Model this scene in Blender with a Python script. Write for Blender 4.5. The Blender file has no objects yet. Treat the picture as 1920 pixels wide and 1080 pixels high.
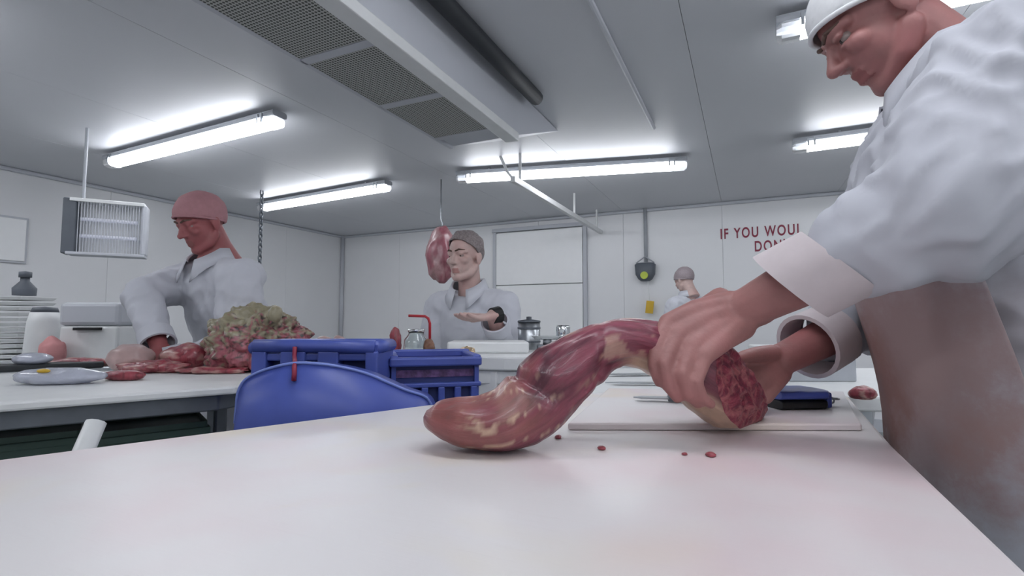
import bpy, bmesh, math, random
import numpy as np
from mathutils import Vector, Matrix, Quaternion, noise

S = bpy.context.scene
C = S.collection
V = Vector
rnd = random.Random(7)

# ------------------------------------------------------------------ camera, world, exposure
FPX = 950.0                                   # focal length in pixels of a 1920 px wide frame
EYE = V((0, 0, 1.13))
PITCH = math.atan(60 / FPX)
YAW = math.atan(440 / math.hypot(FPX, 60))
FW = V((-math.sin(YAW) * math.cos(PITCH), math.cos(YAW) * math.cos(PITCH), math.sin(PITCH)))
RT = V((math.cos(YAW), math.sin(YAW), 0))
UP = RT.cross(FW)
cam_data = bpy.data.cameras.new('camera')
cam = bpy.data.objects.new('camera', cam_data)
C.objects.link(cam)
cam.matrix_world = Matrix((RT, UP, -FW)).transposed().to_4x4()
cam.location = EYE
cam_data.sensor_width = 36
cam_data.lens = 36 * FPX / 1920
cam_data.clip_start = 0.02
S.camera = cam
w = bpy.data.worlds.new('world')
S.world = w
w.use_nodes = True
w.node_tree.nodes['Background'].inputs[0].default_value = (.75, .8, .9, 1)
w.node_tree.nodes['Background'].inputs[1].default_value = 0.1
S.view_settings.view_transform = 'Standard'
S.view_settings.look = 'None'
S.view_settings.gamma = 1
S.view_settings.use_curve_mapping = False
S.view_settings.exposure = 0.75
TUBE_LIGHT = 10.0                             # emission of the fluorescent diffusers
TUBE_COLOUR = (.93, .95, 1.0)


def at(x, y, d):                              # real point at distance d along the view axis
    return EYE + (FW + RT * ((x - 960) / FPX) + UP * ((540 - y) / FPX)) * d


def on_z(x, y, z):
    r = FW + RT * ((x - 960) / FPX) + UP * ((540 - y) / FPX)
    return EYE + r * ((z - EYE.z) / r.z)


# ------------------------------------------------------------------ materials
def lin(c):
    return tuple(((v / 255 / 12.92) if v / 255 < .04045 else ((v / 255 + .055) / 1.055) ** 2.4) for v in c) + (1,)


class NT:
    def __init__(s, name):
        s.m = bpy.data.materials.new(name)
        s.m.use_nodes = True
        s.t = s.m.node_tree
        s.b = s.t.nodes['Principled BSDF']

    def n(s, typ, **kw):
        nd = s.t.nodes.new(typ)
        for k, v in kw.items():
            if k.startswith('_'):
                setattr(nd, k[1:], v)
            else:
                nd.inputs[k.replace('__', ' ')].default_value = v
        return nd

    def l(s, a, b):
        s.t.links.new(a, b)

    def noise(s, scale, detail=4, rough=.55, vec=None, dist=0.0):
        nd = s.n('ShaderNodeTexNoise', Scale=scale, Detail=detail, Roughness=rough, Distortion=dist)
        if vec is None:
            tc = s.n('ShaderNodeTexCoord')
            vec = tc.outputs['Object']
        s.l(vec, nd.inputs['Vector'])
        return nd.outputs['Fac']

    def ramp(s, fac, stops):
        r = s.n('ShaderNodeValToRGB')
        e = r.color_ramp.elements
        while len(e) < len(stops):
            e.new(.5)
        for k, (p, c) in enumerate(stops):
            e[k].position = p
            e[k].color = c if len(c) == 4 else lin(c)
        s.l(fac, r.inputs[0])
        return r.outputs[0]

    def mix(s, fac, a, b):
        m = s.n('ShaderNodeMix', _data_type='RGBA')
        for sock, v in ((m.inputs[0], fac), (m.inputs[6], a), (m.inputs[7], b)):
            if hasattr(v, 'links'):
                s.l(v, sock)
            else:
                sock.default_value = v
        return m.outputs[2]

    def bump(s, fac, strength=.2, dist=.01):
        b = s.n('ShaderNodeBump', Strength=strength, Distance=dist)
        s.l(fac, b.inputs['Height'])
        s.l(b.outputs[0], s.b.inputs['Normal'])


def plain(name, rgb, rough=.5, metal=0.0, var=.06, scale=14, bump=0.0, trans=0.0, coat=0.0):
    m = NT(name)
    a = lin(rgb)
    lo = tuple(max(0, v * (1 - var)) for v in a[:3]) + (1,)
    hi = tuple(min(1, v * (1 + var)) for v in a[:3]) + (1,)
    f = m.noise(scale)
    m.l(m.ramp(f, [(.3, lo), (.7, hi)]), m.b.inputs['Base Color'])
    m.b.inputs['Roughness'].default_value = rough
    m.b.inputs['Metallic'].default_value = metal
    if trans:
        m.b.inputs['Transmission Weight'].default_value = trans
    if coat:
        m.b.inputs['Coat Weight'].default_value = coat
    if bump:
        m.bump(f, bump, .004)
    return m.m


def glow(name, col, strength):
    m = NT(name)
    m.b.inputs['Base Color'].default_value = (.9, .9, .9, 1)
    m.b.inputs['Emission Color'].default_value = col + (1,)
    m.b.inputs['Emission Strength'].default_value = strength
    f = m.noise(3)
    m.l(m.ramp(f, [(.2, (.88, .88, .88, 1)), (.8, (.92, .92, .92, 1))]), m.b.inputs['Base Color'])
    return m.m


M = {}
M['wall'] = plain('wall_panel', (232, 233, 235), .35, var=.02, scale=1.3)
M['ceil'] = plain('ceiling_panel', (210, 212, 217), .45, var=.02, scale=1.1)
M['gap'] = plain('joint_sealant', (196, 200, 206), .6)
M['floor'] = plain('resin_floor', (140, 144, 142), .5, var=.1, scale=9, bump=.2)
M['white'] = plain('white_plastic', (226, 228, 228), .4, var=.03)
M['door'] = plain('white_door_panel', (246, 247, 248), .35, var=.01)
M['steel'] = plain('brushed_steel', (176, 180, 184), .32, 1.0, var=.08, scale=40)
M['dsteel'] = plain('dull_steel', (120, 125, 132), .45, .8, var=.1)
M['chrome'] = plain('bright_steel', (215, 218, 220), .12, 1.0, var=.03)
M['grey'] = plain('grey_metal_paint', (168, 172, 178), .5)
M['lgrey'] = plain('light_grey_cover', (196, 199, 206), .5, var=.02, scale=2)
M['dark'] = plain('dark_rubber', (42, 46, 50), .6)
M['slate'] = plain('slate_plastic', (92, 98, 106), .5)
M['black'] = plain('black_strap', (18, 18, 20), .6)
M['blue'] = plain('blue_plastic', (72, 88, 166), .38, var=.12, scale=7, bump=.12)
M['shaded_blue'] = plain('shaded_blue_plastic', (54, 66, 124), .45, var=.12, scale=9)  # darker copy of the blue plastic, shade of the crate recesses put into its colour
M['green'] = plain('dark_green_plastic', (84, 108, 98), .5, var=.15, scale=6)
M['red'] = plain('red_enamel', (178, 40, 52), .4)
M['letter'] = plain('red_lettering', (140, 40, 66), .5)
M['yellow'] = plain('yellow_tag', (216, 176, 50), .5)
M['lime'] = plain('lime_button', (190, 205, 70), .4)
M['hair'] = plain('grey_hair', (136, 126, 126), .7, var=.3, scale=120, bump=.6)
M['net'] = plain('grey_hair_net', (158, 146, 150), .8, var=.15, scale=160, bump=.5)
M['cap'] = plain('white_work_cap', (226, 228, 230), .8, var=.04, scale=60, bump=.3)
M['pinkcap'] = plain('red_work_cap', (176, 128, 134), .8, var=.06, scale=50, bump=.3)
M['coat'] = plain('white_cotton_coat', (202, 204, 212), .85, var=.04, scale=6, bump=.1)
M['cuff'] = plain('pinkish_white_cuff', (202, 192, 194), .85, var=.04, scale=30)
M['trouser'] = plain('white_trousers', (210, 212, 216), .85)
M['boot'] = plain('white_rubber_boots', (225, 226, 226), .5)
M['eye'] = plain('eye_white', (140, 126, 122), .2, var=.02)
M['iris'] = plain('dark_iris', (48, 40, 36), .2)
M['brow'] = plain('brow_hair', (96, 74, 66), .8)
M['lip'] = plain('lip_skin', (142, 88, 86), .45)
M['lip2'] = plain('pale_lip_skin', (182, 134, 128), .45)
M['nail'] = plain('finger_nail', (214, 160, 150), .3)
M['glass'] = plain('clear_glass', (240, 246, 246), .05, trans=.95, var=.01)
M['wrap'] = plain('clear_plastic_wrap', (214, 218, 232), .2, trans=.35, var=.06, scale=30, bump=.6)
M['bag'] = plain('cloudy_plastic_bag', (206, 176, 172), .3, trans=.2, var=.14, scale=18, bump=.5)
M['foil'] = plain('crumpled_foil', (232, 205, 170), .25, .7, var=.2, scale=60, bump=.8)
M['brown'] = plain('brown_offcut', (128, 92, 74), .5, var=.3, scale=60, bump=.5)
M['uv'] = glow('violet_tube', (.62, .68, 1.0), .12)
M['tube'] = glow('fluorescent_diffuser', TUBE_COLOUR, TUBE_LIGHT)
M['cover'] = plain('clear_end_cap', (236, 238, 240), .25, trans=.35)


def skin(name, rgb, red):
    m = NT(name)
    f = m.noise(24, 6)
    g = m.noise(6, 3)
    c = m.ramp(f, [(.3, tuple(int(v * .9) for v in rgb)), (.7, rgb)])
    c = m.mix(m.ramp(g, [(.42, (0, 0, 0, 1)), (.68, (.6, .6, .6, 1))]), c, lin(red))
    m.l(c, m.b.inputs['Base Color'])
    m.b.inputs['Roughness'].default_value = .5
    m.b.inputs['Subsurface Weight'].default_value = .0
    m.bump(m.noise(160, 3), .25, .002)
    return m.m


M['skin'] = skin('ruddy_skin', (166, 116, 112), (158, 88, 90))
M['skin2'] = skin('pale_skin', (206, 178, 170), (190, 142, 136))
M['skin3'] = skin('red_skin', (166, 98, 98), (150, 76, 80))


def board():
    m = NT('polyethylene_board')
    tc = m.n('ShaderNodeTexCoord')
    a = m.noise(2.6, 3, vec=tc.outputs['Object'])
    b = m.noise(3.4, 3, .5, vec=tc.outputs['Object'], dist=.6)
    mp = m.n('ShaderNodeMapping', Scale=(3, 60, 3), Rotation=(0, 0, .35))
    m.l(tc.outputs['Object'], mp.inputs['Vector'])
    sc = m.noise(4, 4, vec=mp.outputs[0])
    c = m.mix(m.ramp(a, [(.46, (0, 0, 0, 1)), (.66, (.55, .55, .55, 1))]), lin((216, 213, 213)), lin((212, 182, 187)))
    c = m.mix(m.ramp(b, [(.54, (0, 0, 0, 1)), (.72, (.5, .5, .5, 1))]), c, lin((220, 208, 176)))
    c = m.mix(m.ramp(sc, [(.6, (0, 0, 0, 1)), (.8, (.1, .1, .1, 1))]), c, lin((190, 180, 176)))
    m.l(c, m.b.inputs['Base Color'])
    m.b.inputs['Roughness'].default_value = .38
    m.bump(sc, .06, .002)
    return m.m


M['board'] = board()


def attr_meat(name, lean, dark, fat, membrane, fibre_scale=(26, 26, 6), grain=False, marble=.75):
    """meat whose fat cover and membrane follow per-vertex masks; the fibre is noise"""
    m = NT(name)
    tc = m.n('ShaderNodeTexCoord')
    mp = m.n('ShaderNodeMapping', Scale=fibre_scale, Rotation=(.3, .6, .4))
    src = tc.outputs['Object']
    if grain:
        ga = m.n('ShaderNodeAttribute', _attribute_name='grain')
        src = ga.outputs['Vector']
        mp.inputs['Rotation'].default_value = (0, 0, 0)
    m.l(src, mp.inputs['Vector'])
    f1 = m.noise(1.6, 5, .6, mp.outputs[0], 1.2 if not grain else .5)
    f2 = m.noise(22, 4, .6, src, 1.5 if not grain else .6)
    c = m.ramp(f1, [(.3, dark), (.5, lean), (.72, tuple(min(255, int(v * 1.12) + 8) for v in lean))])
    c = m.mix(m.ramp(f2, [(.58, (0, 0, 0, 1)), (.74, (marble, marble, marble, 1))]), c, lin(tuple(int(.45 * a + .55 * b) for a, b in zip(lean, fat))))
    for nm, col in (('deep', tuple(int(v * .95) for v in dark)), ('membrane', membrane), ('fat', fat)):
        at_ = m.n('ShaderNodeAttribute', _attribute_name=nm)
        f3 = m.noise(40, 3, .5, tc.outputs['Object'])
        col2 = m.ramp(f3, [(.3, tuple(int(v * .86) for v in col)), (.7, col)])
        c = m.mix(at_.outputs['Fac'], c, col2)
    m.l(c, m.b.inputs['Base Color'])
    m.b.inputs['Roughness'].default_value = .33
    m.b.inputs['Coat Weight'].default_value = .12
    m.bump(f1, .5, .004)
    return m.m


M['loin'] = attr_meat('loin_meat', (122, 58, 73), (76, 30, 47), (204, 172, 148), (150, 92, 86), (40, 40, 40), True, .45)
M['rib'] = attr_meat('rib_meat', (158, 88, 98), (112, 56, 64), (158, 150, 124), (62, 60, 56))
M['beef'] = attr_meat('beef_chunk', (150, 66, 76), (110, 42, 52), (196, 150, 142), (150, 90, 90))
M['side'] = attr_meat('hanging_beef', (142, 84, 94), (120, 62, 72), (176, 136, 138), (150, 90, 96), (5, 5, 2))


def marbled():
    m = NT('cut_face_meat')
    tc = m.n('ShaderNodeTexCoord')
    f1 = m.noise(38, 6, .65, tc.outputs['Object'], 2.2)
    vo = m.n('ShaderNodeTexVoronoi', Scale=30.0, _feature='DISTANCE_TO_EDGE')
    wn = m.n('ShaderNodeTexNoise', Scale=30.0, Detail=3.0)
    m.l(tc.outputs['Object'], wn.inputs['Vector'])
    wa = m.n('ShaderNodeVectorMath', _operation='MULTIPLY_ADD')
    m.l(wn.outputs['Color'], wa.inputs[0])
    wa.inputs[1].default_value = (.05, .05, .05)
    m.l(tc.outputs['Object'], wa.inputs[2])
    m.l(wa.outputs[0], vo.inputs['Vector'])
    c = m.ramp(f1, [(.32, (84, 24, 44)), (.52, (134, 46, 66)), (.7, (176, 92, 100))])
    c = m.mix(m.ramp(vo.outputs[0], [(.0, (.45, .45, .45, 1)), (.12, (0, 0, 0, 1))]), c, lin((196, 128, 124)))
    m.l(c, m.b.inputs['Base Color'])
    m.b.inputs['Roughness'].default_value = .4
    m.bump(f1, .8, .006)
    return m.m


M['cutface'] = marbled()


def stained(name, spots):
    """white cotton with dried blood stains: each spot = centre, radius, colour, amount"""
    m = NT(name)
    tc = m.n('ShaderNodeTexCoord')
    c = m.ramp(m.noise(7), [(.3, (182, 184, 192)), (.7, (194, 196, 204))])
    f = m.noise(16, 6, .7, tc.outputs['Object'])
    for (p, rad, col, amt) in spots:
        d = m.n('ShaderNodeVectorMath', _operation='DISTANCE')
        m.l(tc.outputs['Object'], d.inputs[0])
        d.inputs[1].default_value = p
        a = m.n('ShaderNodeMath', _operation='DIVIDE')
        m.l(d.outputs['Value'], a.inputs[0])
        a.inputs[1].default_value = rad
        b = m.n('ShaderNodeMath', _operation='MULTIPLY_ADD')
        m.l(f, b.inputs[0])
        b.inputs[1].default_value = -1.3
        m.l(a.outputs[0], b.inputs[2])
        k = m.ramp(b.outputs[0], [(-.0, (amt, amt, amt, 1)), (.6, (0, 0, 0, 1))])
        c = m.mix(k, c, lin(col))
    m.l(c, m.b.inputs['Base Color'])
    m.b.inputs['Roughness'].default_value = .8
    m.bump(m.noise(7), .1, .004)
    return m.m


def perforated():
    m = NT('perforated_metal')
    tc = m.n('ShaderNodeTexCoord')
    mp = m.n('ShaderNodeMapping', Scale=(70, 70, 70))
    m.l(tc.outputs['Object'], mp.inputs['Vector'])
    fr = m.n('ShaderNodeVectorMath', _operation='FRACTION')
    m.l(mp.outputs[0], fr.inputs[0])
    sub = m.n('ShaderNodeVectorMath', _operation='SUBTRACT')
    m.l(fr.outputs[0], sub.inputs[0])
    sub.inputs[1].default_value = (.5, .5, .5)
    mul = m.n('ShaderNodeVectorMath', _operation='MULTIPLY')
    m.l(sub.outputs[0], mul.inputs[0])
    mul.inputs[1].default_value = (1, 1, 0)
    ln = m.n('ShaderNodeVectorMath', _operation='LENGTH')
    m.l(mul.outputs[0], ln.inputs[0])
    c = m.ramp(ln.outputs['Value'], [(.33, (70, 72, 68)), (.38, (186, 188, 184))])
    m.l(c, m.b.inputs['Base Color'])
    m.b.inputs['Roughness'].default_value = .5
    return m.m


M['perf'] = perforated()

# ------------------------------------------------------------------ mesh helpers
ORG = {}


def origin(o):
    return ORG.get(o.name, V((0, 0, 0))) if o else V((0, 0, 0))


def obj(name, bm, mat, parent=None, smooth=False, bevel=0.0, loc=None, subs=0):
    """link ONE mesh object; bm is in world coordinates"""
    me = bpy.data.meshes.new(name)
    o = bpy.data.objects.new(name, me)
    C.objects.link(o)
    if bm is not None:
        here = V(loc) if loc is not None else origin(parent)
        bmesh.ops.translate(bm, verts=bm.verts, vec=-here)
        bm.normal_update()
        bm.to_mesh(me)
        bm.free()
        ORG[o.name] = here
        o.location = here - origin(parent)
    o.parent = parent
    for mm in (mat if isinstance(mat, (list, tuple)) else [mat]):
        me.materials.append(mm)
    if smooth:
        me.shade_smooth()
    if bevel:
        b = o.modifiers.new('edge', 'BEVEL')
        b.width = bevel
        b.segments = 2
        b.limit_method = 'ANGLE'
    if subs:
        s = o.modifiers.new('subsurf', 'SUBSURF')
        s.levels = s.render_levels = subs
    return o


def thing(name, label, cat, loc=(0, 0, 0), group=None):
    o = bpy.data.objects.new(name, None)
    C.objects.link(o)
    o.location = loc
    o.empty_display_size = .05
    ORG[o.name] = V(loc)
    return tag(o, label, cat, group)


def tag(o, label, cat, group=None):
    o['label'] = label
    o['category'] = cat
    if group:
        o['group'] = group
    return o


def struct(name, bm, mat, **k):
    o = obj(name, bm, mat, **k)
    o['kind'] = 'structure'
    return o


def box(bm, c, s, rz=0.0, rot=None):
    mt = Matrix.Translation(V(c)) @ (rot.to_4x4() if rot else Matrix.Rotation(rz, 4, 'Z')) @ Matrix.Diagonal((s[0], s[1], s[2], 1))
    return bmesh.ops.create_cube(bm, size=1, matrix=mt)['verts']


def bx(c, s, rz=0.0, rot=None):
    bm = bmesh.new()
    box(bm, c, s, rz, rot)
    return bm


def axis_matrix(p0, p1):
    d = V(p1) - V(p0)
    q = V((0, 0, 1)).rotation_difference(d.normalized())
    return Matrix.Translation((V(p0) + V(p1)) / 2) @ q.to_matrix().to_4x4(), d.length


def cyl(bm, p0, p1, r0, r1=None, seg=16):
    m, L = axis_matrix(p0, p1)
    bmesh.ops.create_cone(bm, cap_ends=True, segments=seg, radius1=r0, radius2=r0 if r1 is None else r1, depth=L, matrix=m)


def cy(p0, p1, r0, r1=None, seg=16):
    bm = bmesh.new()
    cyl(bm, p0, p1, r0, r1, seg)
    return bm


def ball(bm, c, r, seg=16, rot=None):
    r = (r, r, r) if not hasattr(r, '__len__') else r
    mt = Matrix.Translation(V(c)) @ (rot.to_4x4() if rot else Matrix.Identity(4)) @ Matrix.Diagonal((r[0], r[1], r[2], 1))
    bmesh.ops.create_uvsphere(bm, u_segments=seg, v_segments=max(6, seg * 2 // 3), radius=1, matrix=mt)


def limb(bm, pts, seg=14):
    """pts: (point, radius) chain of spheres and cones"""
    for i, (p, r) in enumerate(pts):
        ball(bm, p, r, seg)
        if i:
            cyl(bm, pts[i - 1][0], p, pts[i - 1][1], r, seg)


def loft(bm, rings, seg=24, caps=True, power=1.0):
    """rings: (centre, axis vector a, axis vector b)"""
    prev = None
    first = None
    for (c, a, b) in rings:
        row = []
        for k in range(seg):
            t = 2 * math.pi * k / seg
            ct, st = math.cos(t), math.sin(t)
            if power != 1:
                ct = math.copysign(abs(ct) ** power, ct)
                st = math.copysign(abs(st) ** power, st)
            row.append(bm.verts.new(V(c) + V(a) * ct + V(b) * st))
        if prev:
            for k in range(seg):
                bm.faces.new((prev[k], prev[(k + 1) % seg], row[(k + 1) % seg], row[k]))
        else:
            first = row
        prev = row
    if caps:
        bm.faces.new(first[::-1])
        bm.faces.new(prev)
    return bm


def tube(bm, pts, r, seg=8):
    """round bar through points"""
    pts = [V(p) for p in pts]
    rings = []
    nrm = None
    for i, p in enumerate(pts):
        t = ((pts[min(i + 1, len(pts) - 1)] - pts[max(i - 1, 0)])).normalized()
        if nrm is None:
            nrm = t.orthogonal().normalized()
        else:
            nrm = (nrm - t * nrm.dot(t)).normalized()
        rings.append((p, nrm * r, t.cross(nrm) * r))
    loft(bm, rings, seg)
    bmesh.ops.recalc_face_normals(bm, faces=bm.faces)


def tb(pts, r, seg=8):
    bm = bmesh.new()
    tube(bm, pts, r, seg)
    return bm


def prism(poly, z0, z1):
    bm = bmesh.new()
    a = [bm.verts.new((x, y, z0)) for x, y in poly]
    b = [bm.verts.new((x, y, z1)) for x, y in poly]
    n = len(poly)
    bm.faces.new(a[::-1])
    bm.faces.new(b)
    for i in range(n):
        bm.faces.new((a[i], a[(i + 1) % n], b[(i + 1) % n], b[i]))
    bmesh.ops.recalc_face_normals(bm, faces=bm.faces)
    return bm


def lathe(profile, c, seg=24, closed=False):
    bm = bmesh.new()
    c = V(c)
    rows = []
    for (r, z) in profile:
        rows.append([bm.verts.new(c + V((r * math.cos(2 * math.pi * k / seg), r * math.sin(2 * math.pi * k / seg), z))) for k in range(seg)])
    for a, b in zip(rows, rows[1:]):
        for k in range(seg):
            bm.faces.new((a[k], a[(k + 1) % seg], b[(k + 1) % seg], b[k]))
    bmesh.ops.remove_doubles(bm, verts=bm.verts, dist=1e-5)
    bmesh.ops.recalc_face_normals(bm, faces=bm.faces)
    return bm


def fuse(bm, voxel, smooth_n=4, fac=.5):
    """voxel-remesh overlapping closed shells into one continuous surface, returned as a bmesh"""
    bmesh.ops.recalc_face_normals(bm, faces=bm.faces)
    me = bpy.data.meshes.new('fuse')
    bm.to_mesh(me)
    bm.free()
    o = bpy.data.objects.new('fuse', me)
    C.objects.link(o)
    r = o.modifiers.new('r', 'REMESH')
    r.mode = 'VOXEL'
    r.voxel_size = voxel
    s = o.modifiers.new('s', 'SMOOTH')
    s.factor = fac
    s.iterations = smooth_n
    dg = bpy.context.evaluated_depsgraph_get()
    ev = o.evaluated_get(dg)
    m2 = bpy.data.meshes.new_from_object(ev)
    bpy.data.objects.remove(o)
    out = bmesh.new()
    out.from_mesh(m2)
    bpy.data.meshes.remove(m2)
    bpy.data.meshes.remove(me)
    return out


def smoothstep(a, b, x):
    t = max(0, min(1, (x - a) / (b - a)))
    return t * t * (3 - 2 * t)


def masks(o, **vals):
    for k, arr in vals.items():
        a = o.data.attributes.new(k, 'FLOAT', 'POINT')
        a.data.foreach_set('value', arr)


def catmull(rows, per):
    rows = [np.array(r_, float) for r_ in rows]
    out = []
    for i in range(len(rows) - 1):
        a, b, c, d = rows[max(i - 1, 0)], rows[i], rows[i + 1], rows[min(i + 2, len(rows) - 1)]
        for k in range(per):
            t = k / per
            out.append(.5 * (2 * b + (c - a) * t + (2 * a - 5 * b + 4 * c - d) * t * t + (3 * b - a - 3 * c + d) * t ** 3))
    out.append(rows[-1])
    return out



# ------------------------------------------------------------------ the room
XL, XR, YB, YF, ZC = -5.98, 3.2, 6.32, -2.6, 2.5


def panels(parent, mat, name, a0, a1, step, make):
    x = a0
    first = None
    while x < a1 - .01:
        x2 = min(x + step, a1)
        p = obj(name, make(x + .0012, x2 - .0012), mat, parent, bevel=.0008)
        x = x2


fl = struct('floor', bx(((XL + XR) / 2, (YB + YF) / 2, -.05), (XR - XL + .4, YB - YF + .4, .1)), M['floor'])
ce = struct('ceiling', bx(((XL + XR) / 2, (YB + YF) / 2, ZC + .08), (XR - XL + .4, YB - YF + .4, .1)), M['gap'])
panels(ce, M['ceil'], 'ceiling_panel', XL, XR, 1.15, lambda a, b: bx(((a + b) / 2, (YB + YF) / 2, ZC + .015), (b - a, YB - YF, .03)))
wl = struct('wall_left', bx((XL - .08, (YB + YF) / 2, ZC / 2), (.1, YB - YF + .2, ZC)), M['gap'])
panels(wl, M['wall'], 'wall_panel', YF, YB, 1.115, lambda a, b: bx((XL - .015, (a + b) / 2, ZC / 2), (.03, b - a, ZC)))
wb = struct('wall_back', bx(((XL + XR) / 2, YB + .08, ZC / 2), (XR - XL + .2, .1, ZC)), M['gap'])
panels(wb, M['wall'], 'wall_panel', XL, XR, 1.15, lambda a, b: bx(((a + b) / 2, YB + .015, ZC / 2), (b - a, .03, ZC)))
struct('wall_right', bx((XR + .05, (YB + YF) / 2, ZC / 2), (.1, YB - YF + .2, ZC)), M['wall'])
struct('wall_front', bx(((XL + XR) / 2, YF - .05, ZC / 2), (XR - XL + .2, .1, ZC)), M['wall'])
struct('trim_1', cy((XL + .03, YB - .03, .1), (XL + .03, YB - .03, ZC), .03), M['lgrey'], smooth=True)
struct('trim_2', tb([(XL + .02, YF, ZC - .02), (XL + .02, YB, ZC - .02)], .02), M['lgrey'])
struct('trim_3', tb([(XL, YB - .02, ZC - .02), (XR, YB - .02, ZC - .02)], .02), M['lgrey'])
bsb = bx(((XL + XR) / 2, YB - .02, .06), (XR - XL, .04, .12))
struct('baseboard_back', bsb, M['lgrey'])
struct('baseboard_left', bx((XL + .02, (YB + YF) / 2, .06), (.04, YB - YF, .12)), M['lgrey'])

# white sliding door on the back wall
dr = struct('door_1', bx((-2.52, YB - .03, 1.97), (1.24, .05, .72)), M['door'], bevel=.006)
obj('lower_panel', bx((-2.52, YB - .03, .85), (1.24, .05, 1.5)), M['door'], dr, bevel=.006)
obj('door_rail', bx((-2.52, YB - .04, 2.37), (1.36, .06, .05)), M['lgrey'], dr, bevel=.006)
obj('door_frame', bx((-3.17, YB - .025, 1.2), (.05, .05, 2.3)), M['lgrey'], dr, bevel=.006)
obj('door_frame', bx((-1.87, YB - .025, 1.2), (.05, .05, 2.3)), M['lgrey'], dr, bevel=.006)
obj('door_handle', bx((-3.02, YB - .08, 1.2), (.03, .05, .2)), M['steel'], dr, bevel=.006)


# red lettering on the back wall
def lettering(txt, x, z, size):
    cu = bpy.data.curves.new('lettering', 'FONT')
    cu.body = txt
    cu.size = size
    cu.extrude = .002
    cu.offset = .0032
    cu.space_character = 1.25
    cu.space_word = 1.15
    o = bpy.data.objects.new('lettering', cu)
    C.objects.link(o)
    o.rotation_euler = (math.pi / 2, 0, 0)
    o.location = V((x, YB - .004, z)) - origin(wb)
    o.scale = (.645, 1, 1)
    cu.materials.append(M['letter'])
    o.parent = wb
    return o


lettering("IF YOU WOUL", -.255, 2.07, .165)
lettering("DON'T", .10, 1.905, .165)


# ------------------------------------------------------------------ fluorescent fittings
def light(a, b, label, hang=.03, parts=True):
    a, b = V(a), V(b)
    d = (b - a).normalized()
    s = d.cross(V((0, 0, 1))).normalized()
    z = V((0, 0, 1))
    t = thing('fluorescent_light', label, 'ceiling light', (a + b) / 2, 'fluorescent fittings on the ceiling')
    bm = bmesh.new()
    loft(bm, [(a + z * .045, s * .055, z * .022), (b + z * .045, s * .055, z * .022)], 12, power=.5)
    obj('housing', bm, M['grey'], t)
    bm = bmesh.new()
    i0, i1 = a + d * .09, b - d * .09
    loft(bm, [(i0, s * .052, z * .034), (i1, s * .052, z * .034)], 16, power=.8)
    obj('diffuser', bm, M['tube'], t, smooth=False)
    for e, q in ((a, d), (b, -d)):
        bm = bmesh.new()
        loft(bm, [(e + q * .0, s * .040, z * .026), (e + q * .02, s * .056, z * .038), (e + q * .092, s * .056, z * .038)], 16, power=.8)
        obj('end_cap', bm, M['cover'], t)
        for off in (.1, .14):
            for sd in (-1, 1):
                obj('clip', bx(e + q * off + s * .056 * sd + z * .02, (.012, .012, .06), math.atan2(d.y, d.x)), M['steel'], t)
        p = e + q * .3
        obj('hanger', cy((p.x, p.y, p.z + .06), (p.x, p.y, ZC), .012), M['grey'], t)
    return t


LZ = 2.41
light((-4.73, 2.33, LZ), (-2.70, 2.27, LZ), 'long fluorescent tube light nearest the left wall above the hanging fly killer')
light((-5.05, 4.02, LZ), (-3.11, 3.88, LZ), 'long fluorescent tube light above the left coated man and the hanging chain')
light((-2.36, 3.92, LZ), (-.42, 4.36, LZ), 'long fluorescent tube light beyond the end of the ceiling duct')
light((.345, 4.26, LZ), (2.3, 4.2, LZ), 'fluorescent tube light beside the near butcher, level with his chest')
light((.155, 2.50, LZ), (2.1, 2.46, LZ), 'fluorescent tube light with clear end cap, beside the near butcher cap')
for yy in (.62, -1.15):
    for k, x0 in enumerate((-4.75, -.98, 1.15)):
        light((x0, yy, LZ), (x0 + 1.95, yy, LZ), 'fluorescent tube light %s, in the %s row' % (('beside the left wall', 'right of the air duct', 'beside the right wall')[k], 'overhead' if yy > 0 else 'rearmost'))

# ------------------------------------------------------------------ ceiling air duct
du = thing('air_duct', 'long grey ceiling air unit with perforated underside panels', 'air duct', (-1.42, 1.4, ZC))
X0, X1, Y0, Y1, ZB = -1.67, -1.20, -.6, 2.68, 2.21
bm = bmesh.new()
pr_ = [(X0, Y0, ZB + .012), (X1, Y0, ZB + .012), (X1, Y0, ZC - .005), (X0, Y0, ZC - .005)]
pe_ = [(X0, Y1, ZB + .012), (X1, Y1, ZB + .012), (X1, Y1 + .72, ZC - .005), (X0, Y1 + .72, ZC - .005)]
va = [bm.verts.new(p) for p in pr_]
vb = [bm.verts.new(p) for p in pe_]
bm.faces.new(va)
bm.faces.new(vb[::-1])
for i in range(4):
    bm.faces.new((va[i], vb[i], vb[(i + 1) % 4], va[(i + 1) % 4]))
bmesh.ops.recalc_face_normals(bm, faces=bm.faces)
obj('casing', bm, M['lgrey'], du, bevel=.004)
obj('side_lip', bx(((X1 - .035), (Y0 + Y1) / 2, ZB), (.085, Y1 - Y0, .05)), M['white'], du, bevel=.006)
obj('edge_strip', bx((X0 + .012, (Y0 + Y1) / 2, ZB + .004), (.024, Y1 - Y0, .02)), M['lgrey'], du, bevel=.003)
yb = [-.42, .06, .54, 1.02, 1.50, 2.0, 2.5]
for a, b in zip(yb, yb[1:]):
    obj('perforated_panel', bx((-1.462, (a + b) / 2, ZB + .004), (.385, b - a - .05, .016)), M['perf'], du, bevel=.002)
    obj('cross_strip', bx((-1.462, b, ZB + .004), (.39, .045, .02)), M['lgrey'], du, bevel=.002)
tag(obj('pipe_lagging', tb([(-1.115, -.6, 2.455), (-1.115, 2.2, 2.455), (-1.12, 2.78, 2.47)], .042, 12), M['dark'], smooth=True),
    'black insulated pipe running along the ceiling beside the air unit', 'pipe')
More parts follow.
